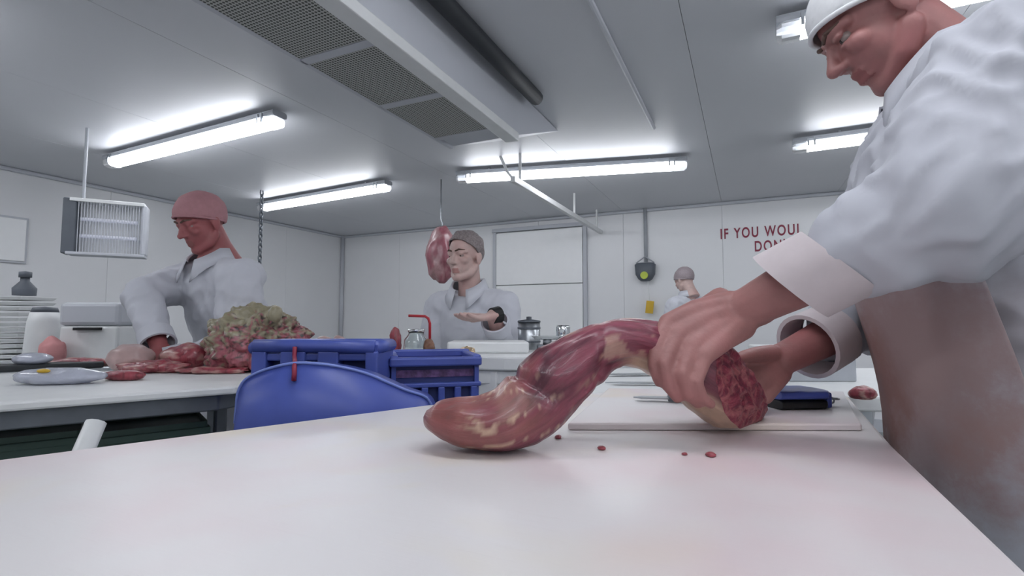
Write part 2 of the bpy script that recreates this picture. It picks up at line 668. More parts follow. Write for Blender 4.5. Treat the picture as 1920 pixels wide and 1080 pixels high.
tag(obj('ceiling_conduit', tb([(-.58, -.6, 2.485), (-.56, 3.6, 2.485)], .014), M['lgrey']),
    'thin white conduit along the bare ceiling right of the duct', 'conduit')

# overhead rail with hangers
rl = thing('overhead_rail', 'white overhead rail running to the back wall on drop hangers', 'rail', (-1.66, 5, 2.25))
obj('rail', bx((-1.66, 4.95, 2.25), (.04, 2.7, .05)), M['white'], rl, bevel=.004)
for y in (3.75, 5.2, 6.1):
    obj('hanger', cy((-1.66, y, 2.25), (-1.66, y, ZC), .012), M['white'], rl)
obj('bracket', tb([(-1.66, 3.62, 2.25), (-1.75, 3.7, 2.34), (-1.84, 3.75, 2.5)], .012), M['white'], rl)

# fly killer hanging by the left wall
fk = thing('fly_killer', 'white hanging insect killer with dark end frame and glowing violet tube', 'fly killer', at(200, 470, 3.5))
P0, P1 = at(133, 425, 3.55), at(272, 440, 3.75)
P1.z = P0.z
dv = (P1 - P0).normalized()
an = math.atan2(dv.y, dv.x)
cc = (P0 + P1) / 2
L_ = (P1 - P0).length
nrm = V((-dv.y, dv.x, 0))
obj('back_panel', bx(cc + nrm * .05, (L_, .02, .36), an), M['white'], fk, bevel=.005)
obj('end_frame', bx(P0 + nrm * .0, (.075, .12, .39), an), M['slate'], fk, bevel=.008)
obj('end_frame', bx(P1 + nrm * .0, (.03, .12, .36), an), M['lgrey'], fk, bevel=.008)
obj('catch_tray', bx(cc - V((0, 0, .19)), (L_ + .02, .14, .02), an), M['lgrey'], fk, bevel=.004)
obj('top_cover', bx(cc + V((0, 0, .185)), (L_, .14, .025), an), M['white'], fk, bevel=.004)
for zz in (-.06, .06):
    obj('violet_tube', cy(P0 + dv * .05 + V((0, 0, zz)), P1 - dv * .05 + V((0, 0, zz)), .012), M['uv'], fk)
bm = bmesh.new()
for k in range(1, 26):
    p = P0 + dv * (L_ * k / 26) - nrm * .055
    box(bm, p, (.004, .004, .36), an)
obj('guard_wires', bm, M['lgrey'], fk)['kind'] = 'stuff'
pr = P0 + dv * .06
obj('hanging_rod', cy(pr + V((0, 0, .19)), (pr.x, pr.y, ZC), .010), M['grey'], fk)

# white board on the left wall
wbd = thing('wall_board', 'plain white board fixed on the left wall', 'board', (XL + .02, 2.0, 1.82))
obj('panel', bx((XL + .02, 1.75, 1.85), (.03, 1.1, .38)), M['door'], wbd, bevel=.004)
obj('frame', bx((XL + .012, 1.75, 1.85), (.02, 1.14, .42)), M['lgrey'], wbd, bevel=.004)

# chain drop from the light by the left man
ch = thing('hanging_chain', 'dark steel chain hanging from the ceiling behind the bony rib joint', 'chain', (-4.72, 3.85, ZC))
p0 = at(490, 392, 5.35)
zt, zb = ZC, 1.23
bm = bmesh.new()
n = 22
for k in range(n):
    z = zt - (zt - zb) * (k + .5) / n
    h = (zt - zb) / n * .72
    pts = []
    for q in range(9):
        t = 2 * math.pi * q / 8
        off = math.cos(t) * .017
        pts.append((p0.x + (off if k % 2 else 0), p0.y + (0 if k % 2 else off), z + math.sin(t) * h))
    tube(bm, pts, .007, 6)
obj('links', bm, M['slate'], ch, smooth=True)['kind'] = 'stuff'
obj('hook', tb([(p0.x, p0.y, zb), (p0.x, p0.y, zb - .05), (p0.x + .03, p0.y, zb - .09), (p0.x + .06, p0.y, zb - .06)], .009), M['slate'], ch, smooth=True)

# device on the back wall: conduit, slate housing, pull cord with yellow tag
dv_ = thing('pull_switch', 'slate grey hanging control unit with lime dot under a wall conduit', 'switch', (-1.1, YB - .03, 1.72))
obj('conduit', cy((-1.1, YB - .03, 1.84), (-1.1, YB - .03, ZC), .022), M['grey'], dv_, smooth=True)
bm = bmesh.new()
loft(bm, [((-1.1, YB - .09, 1.82), (.10, 0, 0), (0, .05, 0)), ((-1.1, YB - .09, 1.80), (.125, 0, 0), (0, .07, 0)),
          ((-1.1, YB - .09, 1.68), (.115, 0, 0), (0, .07, 0)), ((-1.1, YB - .09, 1.62), (.08, 0, 0), (0, .06, 0)), ((-1.1, YB - .09, 1.60), (.05, 0, 0), (0, .04, 0))], 20, power=.7)
obj('housing', bm, M['slate'], dv_, smooth=True)
obj('wire_loop', tb([(-1.21, YB - .09, 1.82), (-1.1, YB - .09, 1.90), (-.99, YB - .09, 1.82)], .008), M['grey'], dv_)
obj('button', cy((-1.1, YB - .155, 1.665), (-1.1, YB - .175, 1.665), .045), M['lime'], dv_)
obj('pull_cord', cy((-1.06, YB - .09, 1.36), (-1.07, YB - .09, 1.62), .006), M['white'], dv_)
obj('tag', bx((-1.055, YB - .09, 1.285), (.09, .015, .15), rot=Matrix.Rotation(.12, 3, 'Y')), M['yellow'], dv_, bevel=.003)


# ------------------------------------------------------------------ tables
def poly_table(name, label, poly, ztop, th, legs, mat_top, mat_leg, leg_w=.06, apron=None, shelf=None):
    cx = sum(p[0] for p in poly) / len(poly)
    cyy = sum(p[1] for p in poly) / len(poly)
    t = thing(name, label, 'table', (cx, cyy, 0))
    obj('table_top', prism(poly, ztop - th, ztop), mat_top, t, bevel=.006)
    inner = [(cx + (x - cx) * .93, cyy + (y - cyy) * .93) for x, y in poly]
    if apron:
        obj('apron', prism(inner, ztop - th - apron, ztop - th), mat_leg, t, bevel=.004)
    for (x, y) in legs:
        obj('leg', bx((x, y, (ztop - th) / 2), (leg_w, leg_w, ztop - th)), mat_leg, t, bevel=.008)
    if shelf:
        obj('shelf', prism(inner, shelf - .03, shelf), M['dsteel'], t, bevel=.004)
    return t


fore = [(.165, -.22), (.186, .9), (.214, 1.43), (.20, 1.445), (-.32, 1.268), (-.62, .915), (-.885, .325), (-1.1, -.22)]
poly_table('cutting_table', 'big white cutting table in the foreground under the long loin', fore, .95, .05,
           [(.10, -.1), (.11, 1.3), (-.36, 1.1), (-.85, -.1)], M['board'], M['steel'], .06, .08)
slab = thing('cutting_board', 'thin white cutting board lying under the cut end of the loin', 'cutting board', (-.05, 1.1, .95))
obj('board', prism([(-.27, .80), (.165, .995), (.203, 1.425), (-.315, 1.25)], .9505, .962), M['board'], slab, bevel=.003)

# left table with grey steel apron
u = V((.45, .893, 0)); v = V((-.893, .45, 0)); A = V((-1.235, .92, 0))


def lt(a, b):
    p = A + u * a + v * b
    return (p.x, p.y)


poly_table('packing_table', 'white topped steel table on the left piled with meat', [(-1.81, -.06), (-1.27, .95), (-1.31, 1.22), (-1.47, 1.50), (-1.70, 1.33), (-2.07, 1.045), (-3.0, .35), (-2.5, -.5)], .95, .022,
           [(-1.62, .25), (-1.36, 1.12), (-1.75, 1.24), (-2.8, .36), (-2.4, -.3)], M['white'], M['dsteel'], .05, .045, .35)
# dark green crates under it
for k, (a, lab) in enumerate((((40, 1.42), 'dark green crate under the left table at the picture edge, left of the white post'), ((285, 1.55), 'dark green crate under the left table, next to the blue arched crate'))):
    p = at(a[0], 800, a[1])
    g = thing('storage_crate', lab, 'crate', (p.x, p.y, .35), 'green crates under the left table')
    ang = math.atan2(u.y, u.x)
    bm = bx((p[0], p[1], .59), (.26, .26, .48), ang)
    top = [f for f in bm.faces if f.normal.z > .9]
    r = bmesh.ops.inset_individual(bm, faces=top, thickness=.02, depth=0)
    bmesh.ops.translate(bm, verts=list({v_ for f in top for v_ in f.verts}), vec=(0, 0, -.32))
    obj('body', bm, M['green'], g, bevel=.006)
    for zz in (.5, .68, .80):
        obj('rib', bx((p[0], p[1], zz), (.275, .275, .02), ang), M['green'], g, bevel=.003)
po = obj('white_post', cy(at(150, 860, 1.02), at(176, 800, 1.06), .019, .019, 10), M['white'], smooth=True)
tag(po, 'white slanted post standing before the left table', 'post')
# extend the post down to the floor
q0 = at(150, 860, 1.02)
dpost = (at(176, 800, 1.06) - q0).normalized()
qf = q0 - dpost * (q0.z / dpost.z)
bpy.data.objects.remove(po)
po = obj('slanted_post', cy(qf, at(180, 792, 1.06), .019, .019, 10), M['white'], smooth=True)
tag(po, 'white slanted post standing before the left table', 'post')

# middle table with white legs
mt = [tuple(at(x, 650, d)[:2]) for x, d in ((590, 1.98), (945, 1.80), (1085, 1.80), (1085, 2.30), (590, 2.28))]
poly_table('work_table', 'pale work table where the grey haired man stands', mt, 1.0, .05,
           [tuple(at(x, 650, d)[:2]) for x, d in ((922, 1.87), (625, 2.04), (1060, 2.24), (625, 2.22), (1065, 1.86))], M['white'], M['white'], .085, .05, .3)
# cutting board in front of the grey haired man
bm = prism([(x, y) for x, y in [tuple(at(838, 640, 1.98)[:2]), tuple(at(992, 640, 1.98)[:2]), tuple(at(985, 640, 2.18)[:2]), tuple(at(850, 640, 2.18)[:2])]], 1.0, 1.045)
tag(obj('chopping_block', bm, M['white'], bevel=.008), 'thick white chopping block in front of the grey haired man', 'cutting board')

# rear right worktop with steels
rt = [tuple(on_z(1105, 736, .93)[:2]), tuple(on_z(1660, 744, .93)[:2]), tuple(on_z(1660, 690, .93)[:2]), tuple(on_z(1105, 690, .93)[:2])]
poly_table('rear_worktop', 'white worktop behind the cutting table with steel tools on it', rt, .93, .04,
           [(rt[0][0] + .12, rt[0][1] + .1), (rt[1][0] - .08, rt[1][1] + .05), (rt[2][0] - .1, rt[2][1] - .1), (rt[3][0] + .1, rt[3][1] - .08)], M['white'], M['steel'], .05, .05)


def knife(p0, p1, wd, label, hl=.11):
    p0, p1 = V(p0), V(p1)
    d = (p1 - p0).normalized()
    s = V((0, 0, 1)).cross(d)
    t = thing('knife', label, 'knife', p0, 'knives lying behind the loin')
    bm = bmesh.new()
    L = (p1 - p0).length - hl
    pts = [p0 + s * wd * .1, p0 + d * L * .25 + s * wd, p0 + d * L + s * wd, p0 + d * L - s * wd * .4, p0 + d * L * .2 - s * wd * .4]
    a = [bm.verts.new(p + V((0, 0, .006))) for p in pts]
    b = [bm.verts.new(p + V((0, 0, .009))) for p in pts]
    bm.faces.new(a)
    bm.faces.new(b)
    for i in range(5):
        bm.faces.new((a[i], a[(i + 1) % 5], b[(i + 1) % 5], b[i]))
    bmesh.ops.recalc_face_normals(bm, faces=bm.faces)
    obj('blade', bm, M['steel'], t)
    bm = bmesh.new()
    h0 = p0 + d * (L - .005) + V((0, 0, .009))
    loft(bm, [(h0, s * wd * .8, V((0, 0, .008))), (h0 + d * hl * .3, s * wd * .6, V((0, 0, .009))), (h0 + d * hl, s * wd * .9, V((0, 0, .009)))], 12)
    obj('handle', bm, M['slate'], t, smooth=True)


knife(on_z(1128, 706, .93), on_z(1330, 704, .93), .03, 'steel knife on the rear worktop, farthest of the three knives')
knife(on_z(1135, 722, .93), on_z(1330, 724, .93), .022, 'steel knife on the rear worktop, between the other two knives')
kz = .9625
knife(on_z(1188, 752, kz), on_z(1365, 757, kz), .018, 'steel knife lying on the thin cutting board behind the loin')

# blue knife scabbard with belt chain
sc_ = thing('knife_scabbard', 'blue and black knife scabbard with a steel chain ring', 'scabbard', on_z(1500, 762, .962))
a, b = on_z(1440, 763, .962), on_z(1532, 761, .962)
d = (b - a).normalized()
s = V((0, 0, 1)).cross(d)
for nm, z0, z1, mt_, ext in (('pouch', .0, .018, 'black', 0), ('shell', .018, .036, 'blue', .004)):
    bm = bmesh.new()
    c0 = V((0, 0, (z0 + z1) / 2))
    h = V((0, 0, (z1 - z0) / 2))
    loft(bm, [(a + c0, s * .045, h), (b - d * .012 + c0, s * (.045 + ext), h), (b + d * ext + c0, s * .03, h * .8)], 16, power=.5)
    obj(nm, bm, M[mt_], sc_, bevel=.002)
obj('end_cap', bx(b + V((0, 0, .016)), (.012, .07, .03), math.atan2(d.y, d.x)), M['blue'], sc_, bevel=.004)
bm = bmesh.new()
for k in range(4):
    cpt = b + d * (.012 + .009 * k) + V((0, 0, .010 + .003 * (k % 2)))
    pts = [cpt + d * (.007 * math.cos(t)) + (s if k % 2 else V((0, 0, 1))) * (.006 * math.sin(t)) for t in [2 * math.pi * q / 8 for q in range(9)]]
    tube(bm, pts, .002, 6)
obj('chain', bm, M['steel'], sc_, smooth=True)['kind'] = 'stuff'

# grey steel cabinet on the rear worktop at the right
bxp = on_z(1505, 712, .93)
cb = thing('steel_box', 'grey steel box with a pale lid on the rear worktop', 'box', bxp)
ang = YAW
obj('body', bx(bxp + V((.0, .06, .045)), (.24, .22, .09), ang), M['grey'], cb, bevel=.004)
obj('lid', bx(bxp + V((.0, .06, .10)), (.255, .235, .02), ang), M['white'], cb, bevel=.006)
obj('corner_post', bx(bxp + V((.11, .01, .045)), (.03, .03, .09), ang), M['slate'], cb, bevel=.003)

# ------------------------------------------------------------------ blue crates
def crate_frame(l, r):
    d = V((r.x - l.x, r.y - l.y, 0)).normalized()
    return d, V((-d.y, d.x, 0)), math.atan2(d.y, d.x)


ca = thing('blue_meat_crate', 'blue plastic crate with rolled rim and big arched front', 'crate', (-1.0, .95, 0))
l, r = at(478, 640, 1.22), at(703, 645, 1.22)
d, b_, ang = crate_frame(l, r)
zt = 1.083
W = (r - l).length
l = V((l.x, l.y, 0)); r = V((r.x, r.y, 0))
mid = (l + r) / 2
D_ = .16
obj('rolled_rim', tb([l + V((0, 0, zt - .016)), l + d * W * .33 + V((0, 0, zt - .0145)), l + d * W * .66 + V((0, 0, zt - .017)), r + V((0, 0, zt - .018))], .0165, 14), M['blue'], ca, smooth=True)
obj('rolled_rim', tb([l + V((0, 0, zt - .02)), l + b_ * D_ + V((0, 0, zt - .02))], .0165, 14), M['blue'], ca, smooth=True)
obj('rolled_rim', tb([r + V((0, 0, zt - .02)), r + b_ * D_ + V((0, 0, zt - .02))], .0165, 14), M['blue'], ca, smooth=True)
obj('rolled_rim', tb([l + b_ * D_ + V((0, 0, zt - .02)), r + b_ * D_ + V((0, 0, zt - .02))], .0165, 14), M['blue'], ca, smooth=True)
obj('recessed_wall', bx(mid + b_ * .035 + V((0, 0, .76)), (W, .012, .6), ang), M['shaded_blue'], ca)
obj('wall', bx(mid + b_ * D_ + V((0, 0, .76)), (W, .012, .6), ang), M['blue'], ca)
for e in (l, r):
    obj('wall', bx(e + b_ * D_ / 2 + V((0, 0, .76)), (.014, D_, .62), ang), M['blue'], ca)
obj('bottom', bx(mid + b_ * D_ / 2 + V((0, 0, .46)), (W, D_, .014), ang), M['blue'], ca)
for k, (f, wd) in enumerate(((.05, .035), (.33, .06), (.62, .05), (.98, .03))):
    obj('rib', bx(l + d * W * f + b_ * .012 + V((0, 0, .80)), (wd, .045, .51), ang), M['blue'], ca, bevel=.004)
obj('rim_band', bx(mid + b_ * .012 + V((0, 0, zt - .042)), (W, .03, .018), ang), M['blue'], ca, bevel=.004)
# the arched front: curved panel with a bead along its edge
arc_px = [(440, 800), (443, 765), (447, 735), (462, 712), (500, 694), (550, 683), (600, 684), (650, 692), (690, 703), (725, 718), (760, 733), (800, 748), (815, 780)]
arc = []
for (x, y) in arc_px:
    k = (x - 440) / 375
    arc.append(at(x, y, 1.09 + .10 * k - .06 * math.sin(math.pi * k)))
arc = [V(q) for q in catmull(arc, 5)]
bm = bmesh.new()
fr, bk, lo1, lo2 = [], [], [], []
for p in arc:
    fr.append(bm.verts.new(p))
    bk.append(bm.verts.new(p + b_ * .06))
    lo1.append(bm.verts.new((p.x - b_.x * .012, p.y - b_.y * .012, p.z * .5 + .40)))
    lo2.append(bm.verts.new((p.x, p.y, .45)))
for i in range(len(arc) - 1):
    bm.faces.new((bk[i], bk[i + 1], fr[i + 1], fr[i]))
    bm.faces.new((fr[i], fr[i + 1], lo1[i + 1], lo1[i]))
    bm.faces.new((lo1[i], lo1[i + 1], lo2[i + 1], lo2[i]))
bmesh.ops.recalc_face_normals(bm, faces=bm.faces)
o = obj('arched_front', bm, M['blue'], ca, smooth=True)
sm = o.modifiers.new('thick', 'SOLIDIFY')
sm.thickness = .006
obj('edge_bead', tb([p + V((0, 0, .002)) for p in arc[1:-1]], .0032, 8), plain('pale_blue_edge', (118, 136, 206), .4), ca, smooth=True)
# a low step on the arched front, blood run
obj('blood_run', tb([at(553, 650, 1.197), at(552, 668, 1.196), at(553, 678, 1.10), at(552, 686, 1.063), at(552, 700, 1.062), at(551, 714, 1.062)], .005, 6), M['letter'], ca, smooth=True)
for x, y in ((470, 790), (540, 790), (700, 790), (790, 790)):
    p = at(x, y, 1.13)
    obj('leg', bx((p.x + b_.x * .08, p.y + b_.y * .08, .23), (.04, .04, .46), ang), M['white'], ca, bevel=.004)

cb2 = thing('blue_ribbed_crate', 'blue ribbed crate right of the arched crate, below the jar', 'crate', (-.85, 1.25, 0))
l, r = at(730, 665, 1.34), at(902, 688, 1.40)
d, b_, ang = crate_frame(l, r)
W = (V((r.x, r.y, 0)) - V((l.x, l.y, 0))).length
zt = (l.z + r.z) / 2
l = V((l.x, l.y, 0)); r = V((r.x, r.y, 0)); mid = (l + r) / 2
D_ = .2
zt2 = 1.03
obj('rim', bx(mid + V((0, 0, zt2 - .012)), (W, .03, .024), ang), M['blue'], cb2, bevel=.005)
obj('rim', bx(mid + b_ * D_ + V((0, 0, zt2 - .002)), (W, .03, .024), ang), M['blue'], cb2, bevel=.005)
for e in (l + d * .012, r - d * .012):
    obj('rim', bx(e + b_ * D_ / 2 + V((0, 0, zt2 - .007)), (.024, D_, .024), ang), M['blue'], cb2, bevel=.005)
    obj('wall', bx(e + b_ * D_ / 2 + V((0, 0, .73)), (.012, D_, .57), ang), M['blue'], cb2)
obj('recessed_wall', bx(mid + b_ * .025 + V((0, 0, .72)), (W - .01, .012, .58), ang), M['shaded_blue'], cb2)
obj('wall', bx(mid + b_ * D_ + V((0, 0, .73)), (W - .01, .012, .58), ang), M['blue'], cb2)
obj('bottom', bx(mid + b_ * D_ / 2 + V((0, 0, .44)), (W, D_, .014), ang), M['blue'], cb2)
obj('lower_band', bx(mid + b_ * .01 + V((0, 0, .955)), (W, .03, .012), ang), M['blue'], cb2, bevel=.003)
for f in (.02, .2, .38, .56, .74, .92):
    obj('rib', bx(l + d * W * f + b_ * .010 + V((0, 0, .70)), (.018, .03, .5), ang), M['blue'], cb2, bevel=.003)
obj('floor_block', bx(mid + b_ * D_ / 2 + V((0, 0, .215)), (W * .9, D_ * .9, .43), ang), M['white'], cb2, bevel=.01)
obj('contents', bx(mid + b_ * D_ / 2 + V((0, 0, .985)), (W * .93, D_ * .85, .02), ang), plain('purple_trim_scraps', (112, 82, 130), .5, var=.5, scale=60, bump=.8), cb2)


# ------------------------------------------------------------------ lumps of meat
def lump(name, label, cat, c, r, mat, seed, amp=.25, freq=9, rotz=0.0, flat=True, sub=4, group=None, fatf=None, memf=None):
    bm = bmesh.new()
    bmesh.ops.create_icosphere(bm, subdivisions=sub, radius=1)
    fat, mem = [], []
    off = V((seed * 3.1, seed * 1.7, seed * 2.3))
    R_ = Matrix.Rotation(rotz, 3, 'Z')
    for vv in bm.verts:
        nrm_ = vv.co.normalized()
        q = V((nrm_.x * r[0], nrm_.y * r[1], nrm_.z * r[2]))
        nz = noise.fractal(q * freq + off, 1.0, 2.0, 4)
        k = 1 + amp * nz
        q = q * k
        if flat and q.z < -r[2] * .75:
            q.z = -r[2] * .75 + (q.z + r[2] * .75) * .1
        vv.co = V(c) + V((0, 0, r[2] * .77)) + R_ @ q
        n2 = noise.fractal(q * freq * 2.2 + off * 2, 1.0, 2.0, 3)
        fat.append(fatf(nrm_, n2) if fatf else smoothstep(.12, .3, n2))
        mem.append(memf(nrm_, n2) if memf else 0.0)
    o = obj(name, bm, mat, None, smooth=True, loc=c)
    masks(o, fat=fat, membrane=mem)
    return tag(o, label, cat, group)


T = .951
lump('rib_joint', 'large rib joint with yellow dark crusted fat on the left table', 'meat', on_z(480, 693, T), (.175, .13, .125), M['rib'], 3, .24, 21, YAW, sub=6,
     fatf=lambda n, q: smoothstep(-.1, .5, n.z + q * 1.3 - .06 - max(0, n.x) * .35 + max(0, -n.x) * .5), memf=lambda n, q: smoothstep(.0, .3, abs(noise.fractal(n * 9, 1, 2, 4)) + n.z * .3 - .28))
p = at(516, 590, 1.72)
lump('bone_end', 'pale bone end with a dark top poking from the crusted rib joint', 'bone', p - V((0, 0, .02)), (.025, .025, .03), M['rib'], 8, .2, 20, 0, False,
     fatf=lambda n, q: 1.0, memf=lambda n, q: smoothstep(.3, .6, n.z))
lump('beef_chunk', 'dark red beef chunk left of the crusted rib joint', 'meat', on_z(345, 692, T), (.085, .06, .05), M['beef'], 5, .25, 12, .3)
lump('beef_trimming', 'pink beef trimmings lying before the left coated man', 'meat', on_z(295, 698, T), (.11, .05, .022), M['beef'], 6, .4, 22, .5, group='trimmings on the left table')
lump('beef_trimming', 'thin pale strip of trimmings along the rib joint foot', 'meat', on_z(400, 700, T), (.12, .03, .012), M['beef'], 7, .4, 24, .5, group='trimmings on the left table',
     fatf=lambda n, q: smoothstep(-.1, .2, q))
lump('bagged_meat', 'pink cut in a cloudy plastic bag, rounded, on the left table', 'meat', on_z(245, 695, T), (.075, .06, .055), M['bag'], 9, .18, 14, .4)
lump('flat_cut', 'flat dark red cut of beef near the table edge', 'meat', on_z(232, 712, T), (.065, .03, .017), M['beef'], 10, .2, 20, .4, fatf=lambda n, q: 0.0)
lump('long_strip', 'long red strip of beef on the left side of the table', 'meat', on_z(150, 688, T), (.13, .035, .02), M['beef'], 11, .22, 16, .45)
lump('wrapped_pack', 'plastic wrapped pack with silver and blue sheen on the left table', 'package', on_z(110, 719, T), (.12, .05, .025), M['wrap'], 12, .15, 18, .45)
o = lump('pack_label', 'small yellow spot on the plastic wrapped pack', 'label', on_z(80, 722, T) + V((0, 0, .034)), (.022, .013, .006), M['yellow'], 13, .1, 20)
tr = on_z(60, 694, T)
tray = thing('black_tray', 'black shallow tray at the back edge of the left table', 'tray', tr)
bm = bx(tr + V((0, 0, .012)), (.40, .12, .022), 1.1)
obj('tray_body', bm, M['dark'], tray, bevel=.005)
lump('white_parcel', 'white paper parcel on the black tray', 'parcel', tr + V((.0, .0, .023)), (.07, .05, .022), M['wrap'], 14, .15, 12)

# ------------------------------------------------------------------ back counter along the left with trays, jug, machine
cp = [tuple(at(-150, 690, 2.5)[:2]), tuple(at(330, 690, 2.5)[:2]), tuple(at(330, 690, 3.1)[:2]), tuple(at(-150, 690, 3.1)[:2])]
poly_table('side_counter', 'steel counter behind the left table with stacked trays', cp, .9, .04,
           [(cp[0][0] + .05, cp[0][1] + .1), (cp[1][0] - .1, cp[1][1] + .05), (cp[2][0] - .1, cp[2][1] - .1), (cp[3][0] + .1, cp[3][1] - .05)], M['steel'], M['dsteel'], .05, .05)
base = at(30, 660, 2.75); base.z = .9
for k in range(13):
    z = .9 + k * .028
    where = ('lowest', 'second', 'third', 'fourth', 'fifth', 'sixth', 'seventh', 'eighth', 'ninth', 'tenth', 'eleventh', 'twelfth', 'topmost')[k]
    bm = bmesh.new()
    box(bm, base + V((0, 0, z - .9 + .010)), (.20, .20, .018), YAW)
    bmesh.ops.scale(bm, verts=[q for q in bm.verts if q.co.z > z + .005], vec=(1.12, 1.12, 1), space=Matrix.Translation(-base))
    o = obj('white_tray', bm, M['white'], None, bevel=.004, loc=base + V((0, 0, z - .9)))
    tag(o, 'white plastic tray, %s from the bottom of the tall stack' % where if 0 < k < 12 else '%s white plastic tray of the tall stack by the jug' % where, 'tray', 'white trays stacked on the side counter')
bp = base + V((.0, .02, 13 * .028))
bt = thing('spray_bottle', 'small slate bottle standing on the tray stack', 'bottle', bp)
obj('bottle_body', lathe([(0, 0), (.05, 0), (.052, .04), (.02, .08), (.02, .10), (0, .10)], bp), M['slate'], bt, smooth=True)
obj('cap', lathe([(0, .10), (.028, .10), (.028, .13), (0, .135)], bp), M['slate'], bt, smooth=True)
jp = at(80, 662, 2.65); jp.z = .9
jg = thing('white_jug', 'slim white jug with dark lid beside the tray stack', 'jug', jp)
obj('jug_body', lathe([(0, 0), (.075, 0), (.08, .05), (.07, .22), (.06, .27), (0, .27)], jp), M['white'], jg, smooth=True)
obj('lid', lathe([(0, .27), (.058, .27), (.05, .295), (0, .3)], jp), M['slate'], jg, smooth=True)
rp = at(98, 665, 2.5); rp.z = .9
lump('stained_cloth', 'pink stained cloth heap in front of the white jug', 'cloth', rp, (.07, .05, .085), plain('pink_cloth', (214, 150, 150), .8, bump=.4), 21, .25, 10)
mp_ = at(200, 668, 2.7); mp_.z = .9
mc = thing('packing_machine', 'light grey bench machine with a dark slot, by the coated man', 'machine', mp_)
obj('body', bx(mp_ + V((0, 0, .1)), (.30, .25, .2), YAW), M['white'], mc, bevel=.012)
obj('hood', bx(mp_ + V((0, 0, .26)), (.31, .26, .12), YAW), M['lgrey'], mc, bevel=.02)
obj('slot', bx(mp_ + V((.06, -.12, .185)), (.13, .03, .014), YAW), M['black'], mc)

# ------------------------------------------------------------------ items on and behind the middle table
MZ = 1.0
gj = at(780, 655, 1.95); gj.z = MZ
jar = thing('glass_jar', 'clear round glass jar under the red tap', 'jar', gj)
obj('jar_body', lathe([(0, 0), (.04, 0), (.048, .02), (.046, .055), (.03, .075), (.03, .085), (.027, .085), (.027, .074), (.042, .053), (.044, .02), (.037, .004), (0, .004)], gj), M['glass'], jar, smooth=True)
obj('lid', lathe([(0, .085), (.032, .085), (.032, .095), (0, .096)], gj), M['chrome'], jar, smooth=True)
rp = at(806, 655, 2.0); rp.z = MZ
tp = thing('red_hook_bar', 'bent red bar standing above the glass jar', 'bar', rp)
pts = [rp, at(806, 606, 2.0), at(803, 597, 2.0), at(797, 593, 2.0), at(766, 592, 2.0)]
obj('bar', tb(pts, .0055, 8), M['red'], tp, smooth=True)
obj('foot', cy(rp, rp + V((0, 0, .012)), .02), M['red'], tp)
p = at(805, 655, 1.93); p.z = MZ
lump('brown_offcut', 'small brown offcut standing next to the glass jar', 'meat', p, (.022, .02, .033), M['brown'], 31, .25, 30)
p = at(741, 660, 2.0); p.z = MZ
lump('red_offcut', 'dark red offcut left of the glass jar', 'meat', p, (.026, .022, .06), M['beef'], 32, .25, 22, fatf=lambda n, q: 0.0)
p = at(875, 672, 1.80); p.z = MZ
lump('crumpled_foil', 'crumpled shiny foil ball at the front of the work table', 'foil', p, (.03, .022, .022), M['foil'], 33, .35, 40)
for k, (x, lab) in enumerate(((610, 'beige bread piece left on the work table behind the blue crate'), (637, 'beige bread piece right on the work table behind the blue crate'))):
    p = at(x, 640, 1.95); p.z = MZ
    lump('beige_offcut', lab.replace('bread piece', 'offcut'), 'meat', p, (.035, .025, .04), M['brown'] if False else M['bag'], 34 + k, .3, 25, group='beige offcuts')
# stainless ware on the right end
sp = at(992, 640, 2.27); sp.z = MZ
pot = thing('steel_pot', 'upright steel pot with lid, right of the grey haired man', 'pot', sp)
obj('pot_body', lathe([(0, 0), (.048, 0), (.05, .005), (.05, .12), (.047, .12), (.047, .01), (0, .01)], sp), M['steel'], pot, smooth=True)
for zz in (.03, .09):
    obj('band', lathe([(.0502, zz), (.052, zz), (.052, zz + .008), (.0502, zz + .008)], sp), M['dsteel'], pot)
obj('lid', lathe([(0, .12), (.053, .12), (.05, .128), (.012, .133), (.012, .145), (0, .146)], sp), M['dsteel'], pot, smooth=True)
kp = at(1026, 643, 2.1); kp.z = MZ
ks = thing('weighing_scale', 'small steel weighing scale with oval pan beside the pot', 'scale', kp)
obj('base', bx(kp + V((0, 0, .014)), (.085, .07, .028), YAW), M['dsteel'], ks, bevel=.005)
obj('column', cy(kp + V((0, 0, .028)), kp + V((0, 0, .055)), .018), M['steel'], ks, smooth=True)
bm = bmesh.new()
loft(bm, [(kp + V((0, 0, .05)), RT * .05, V((-RT.y, RT.x, 0)) * .035), (kp + V((0, 0, .065)), RT * .068, V((-RT.y, RT.x, 0)) * .045)], 28)
obj('pan', bm, M['chrome'], ks, bevel=.003)
cp_ = at(1056, 643, 2.15); cp_.z = MZ
cn = thing('steel_canister', 'shiny upright steel canister right of the weighing scale', 'canister', cp_)
obj('canister_body', lathe([(0, 0), (.03, 0), (.03, .1), (.026, .108), (0, .108)], cp_), M['chrome'], cn, smooth=True)
obj('band', lathe([(.0305, .02), (.032, .02), (.032, .03), (.0305, .03)], cp_), M['slate'], cn)
bw = at(1082, 645, 2.12); bw.z = MZ
tag(obj('white_bowl', lathe([(0, 0), (.03, 0), (.05, .03), (.056, .06), (.053, .06), (.047, .032), (.028, .004), (0, .004)], bw), M['white'], smooth=True),
    'white round bowl at the right end of the work table', 'bowl')

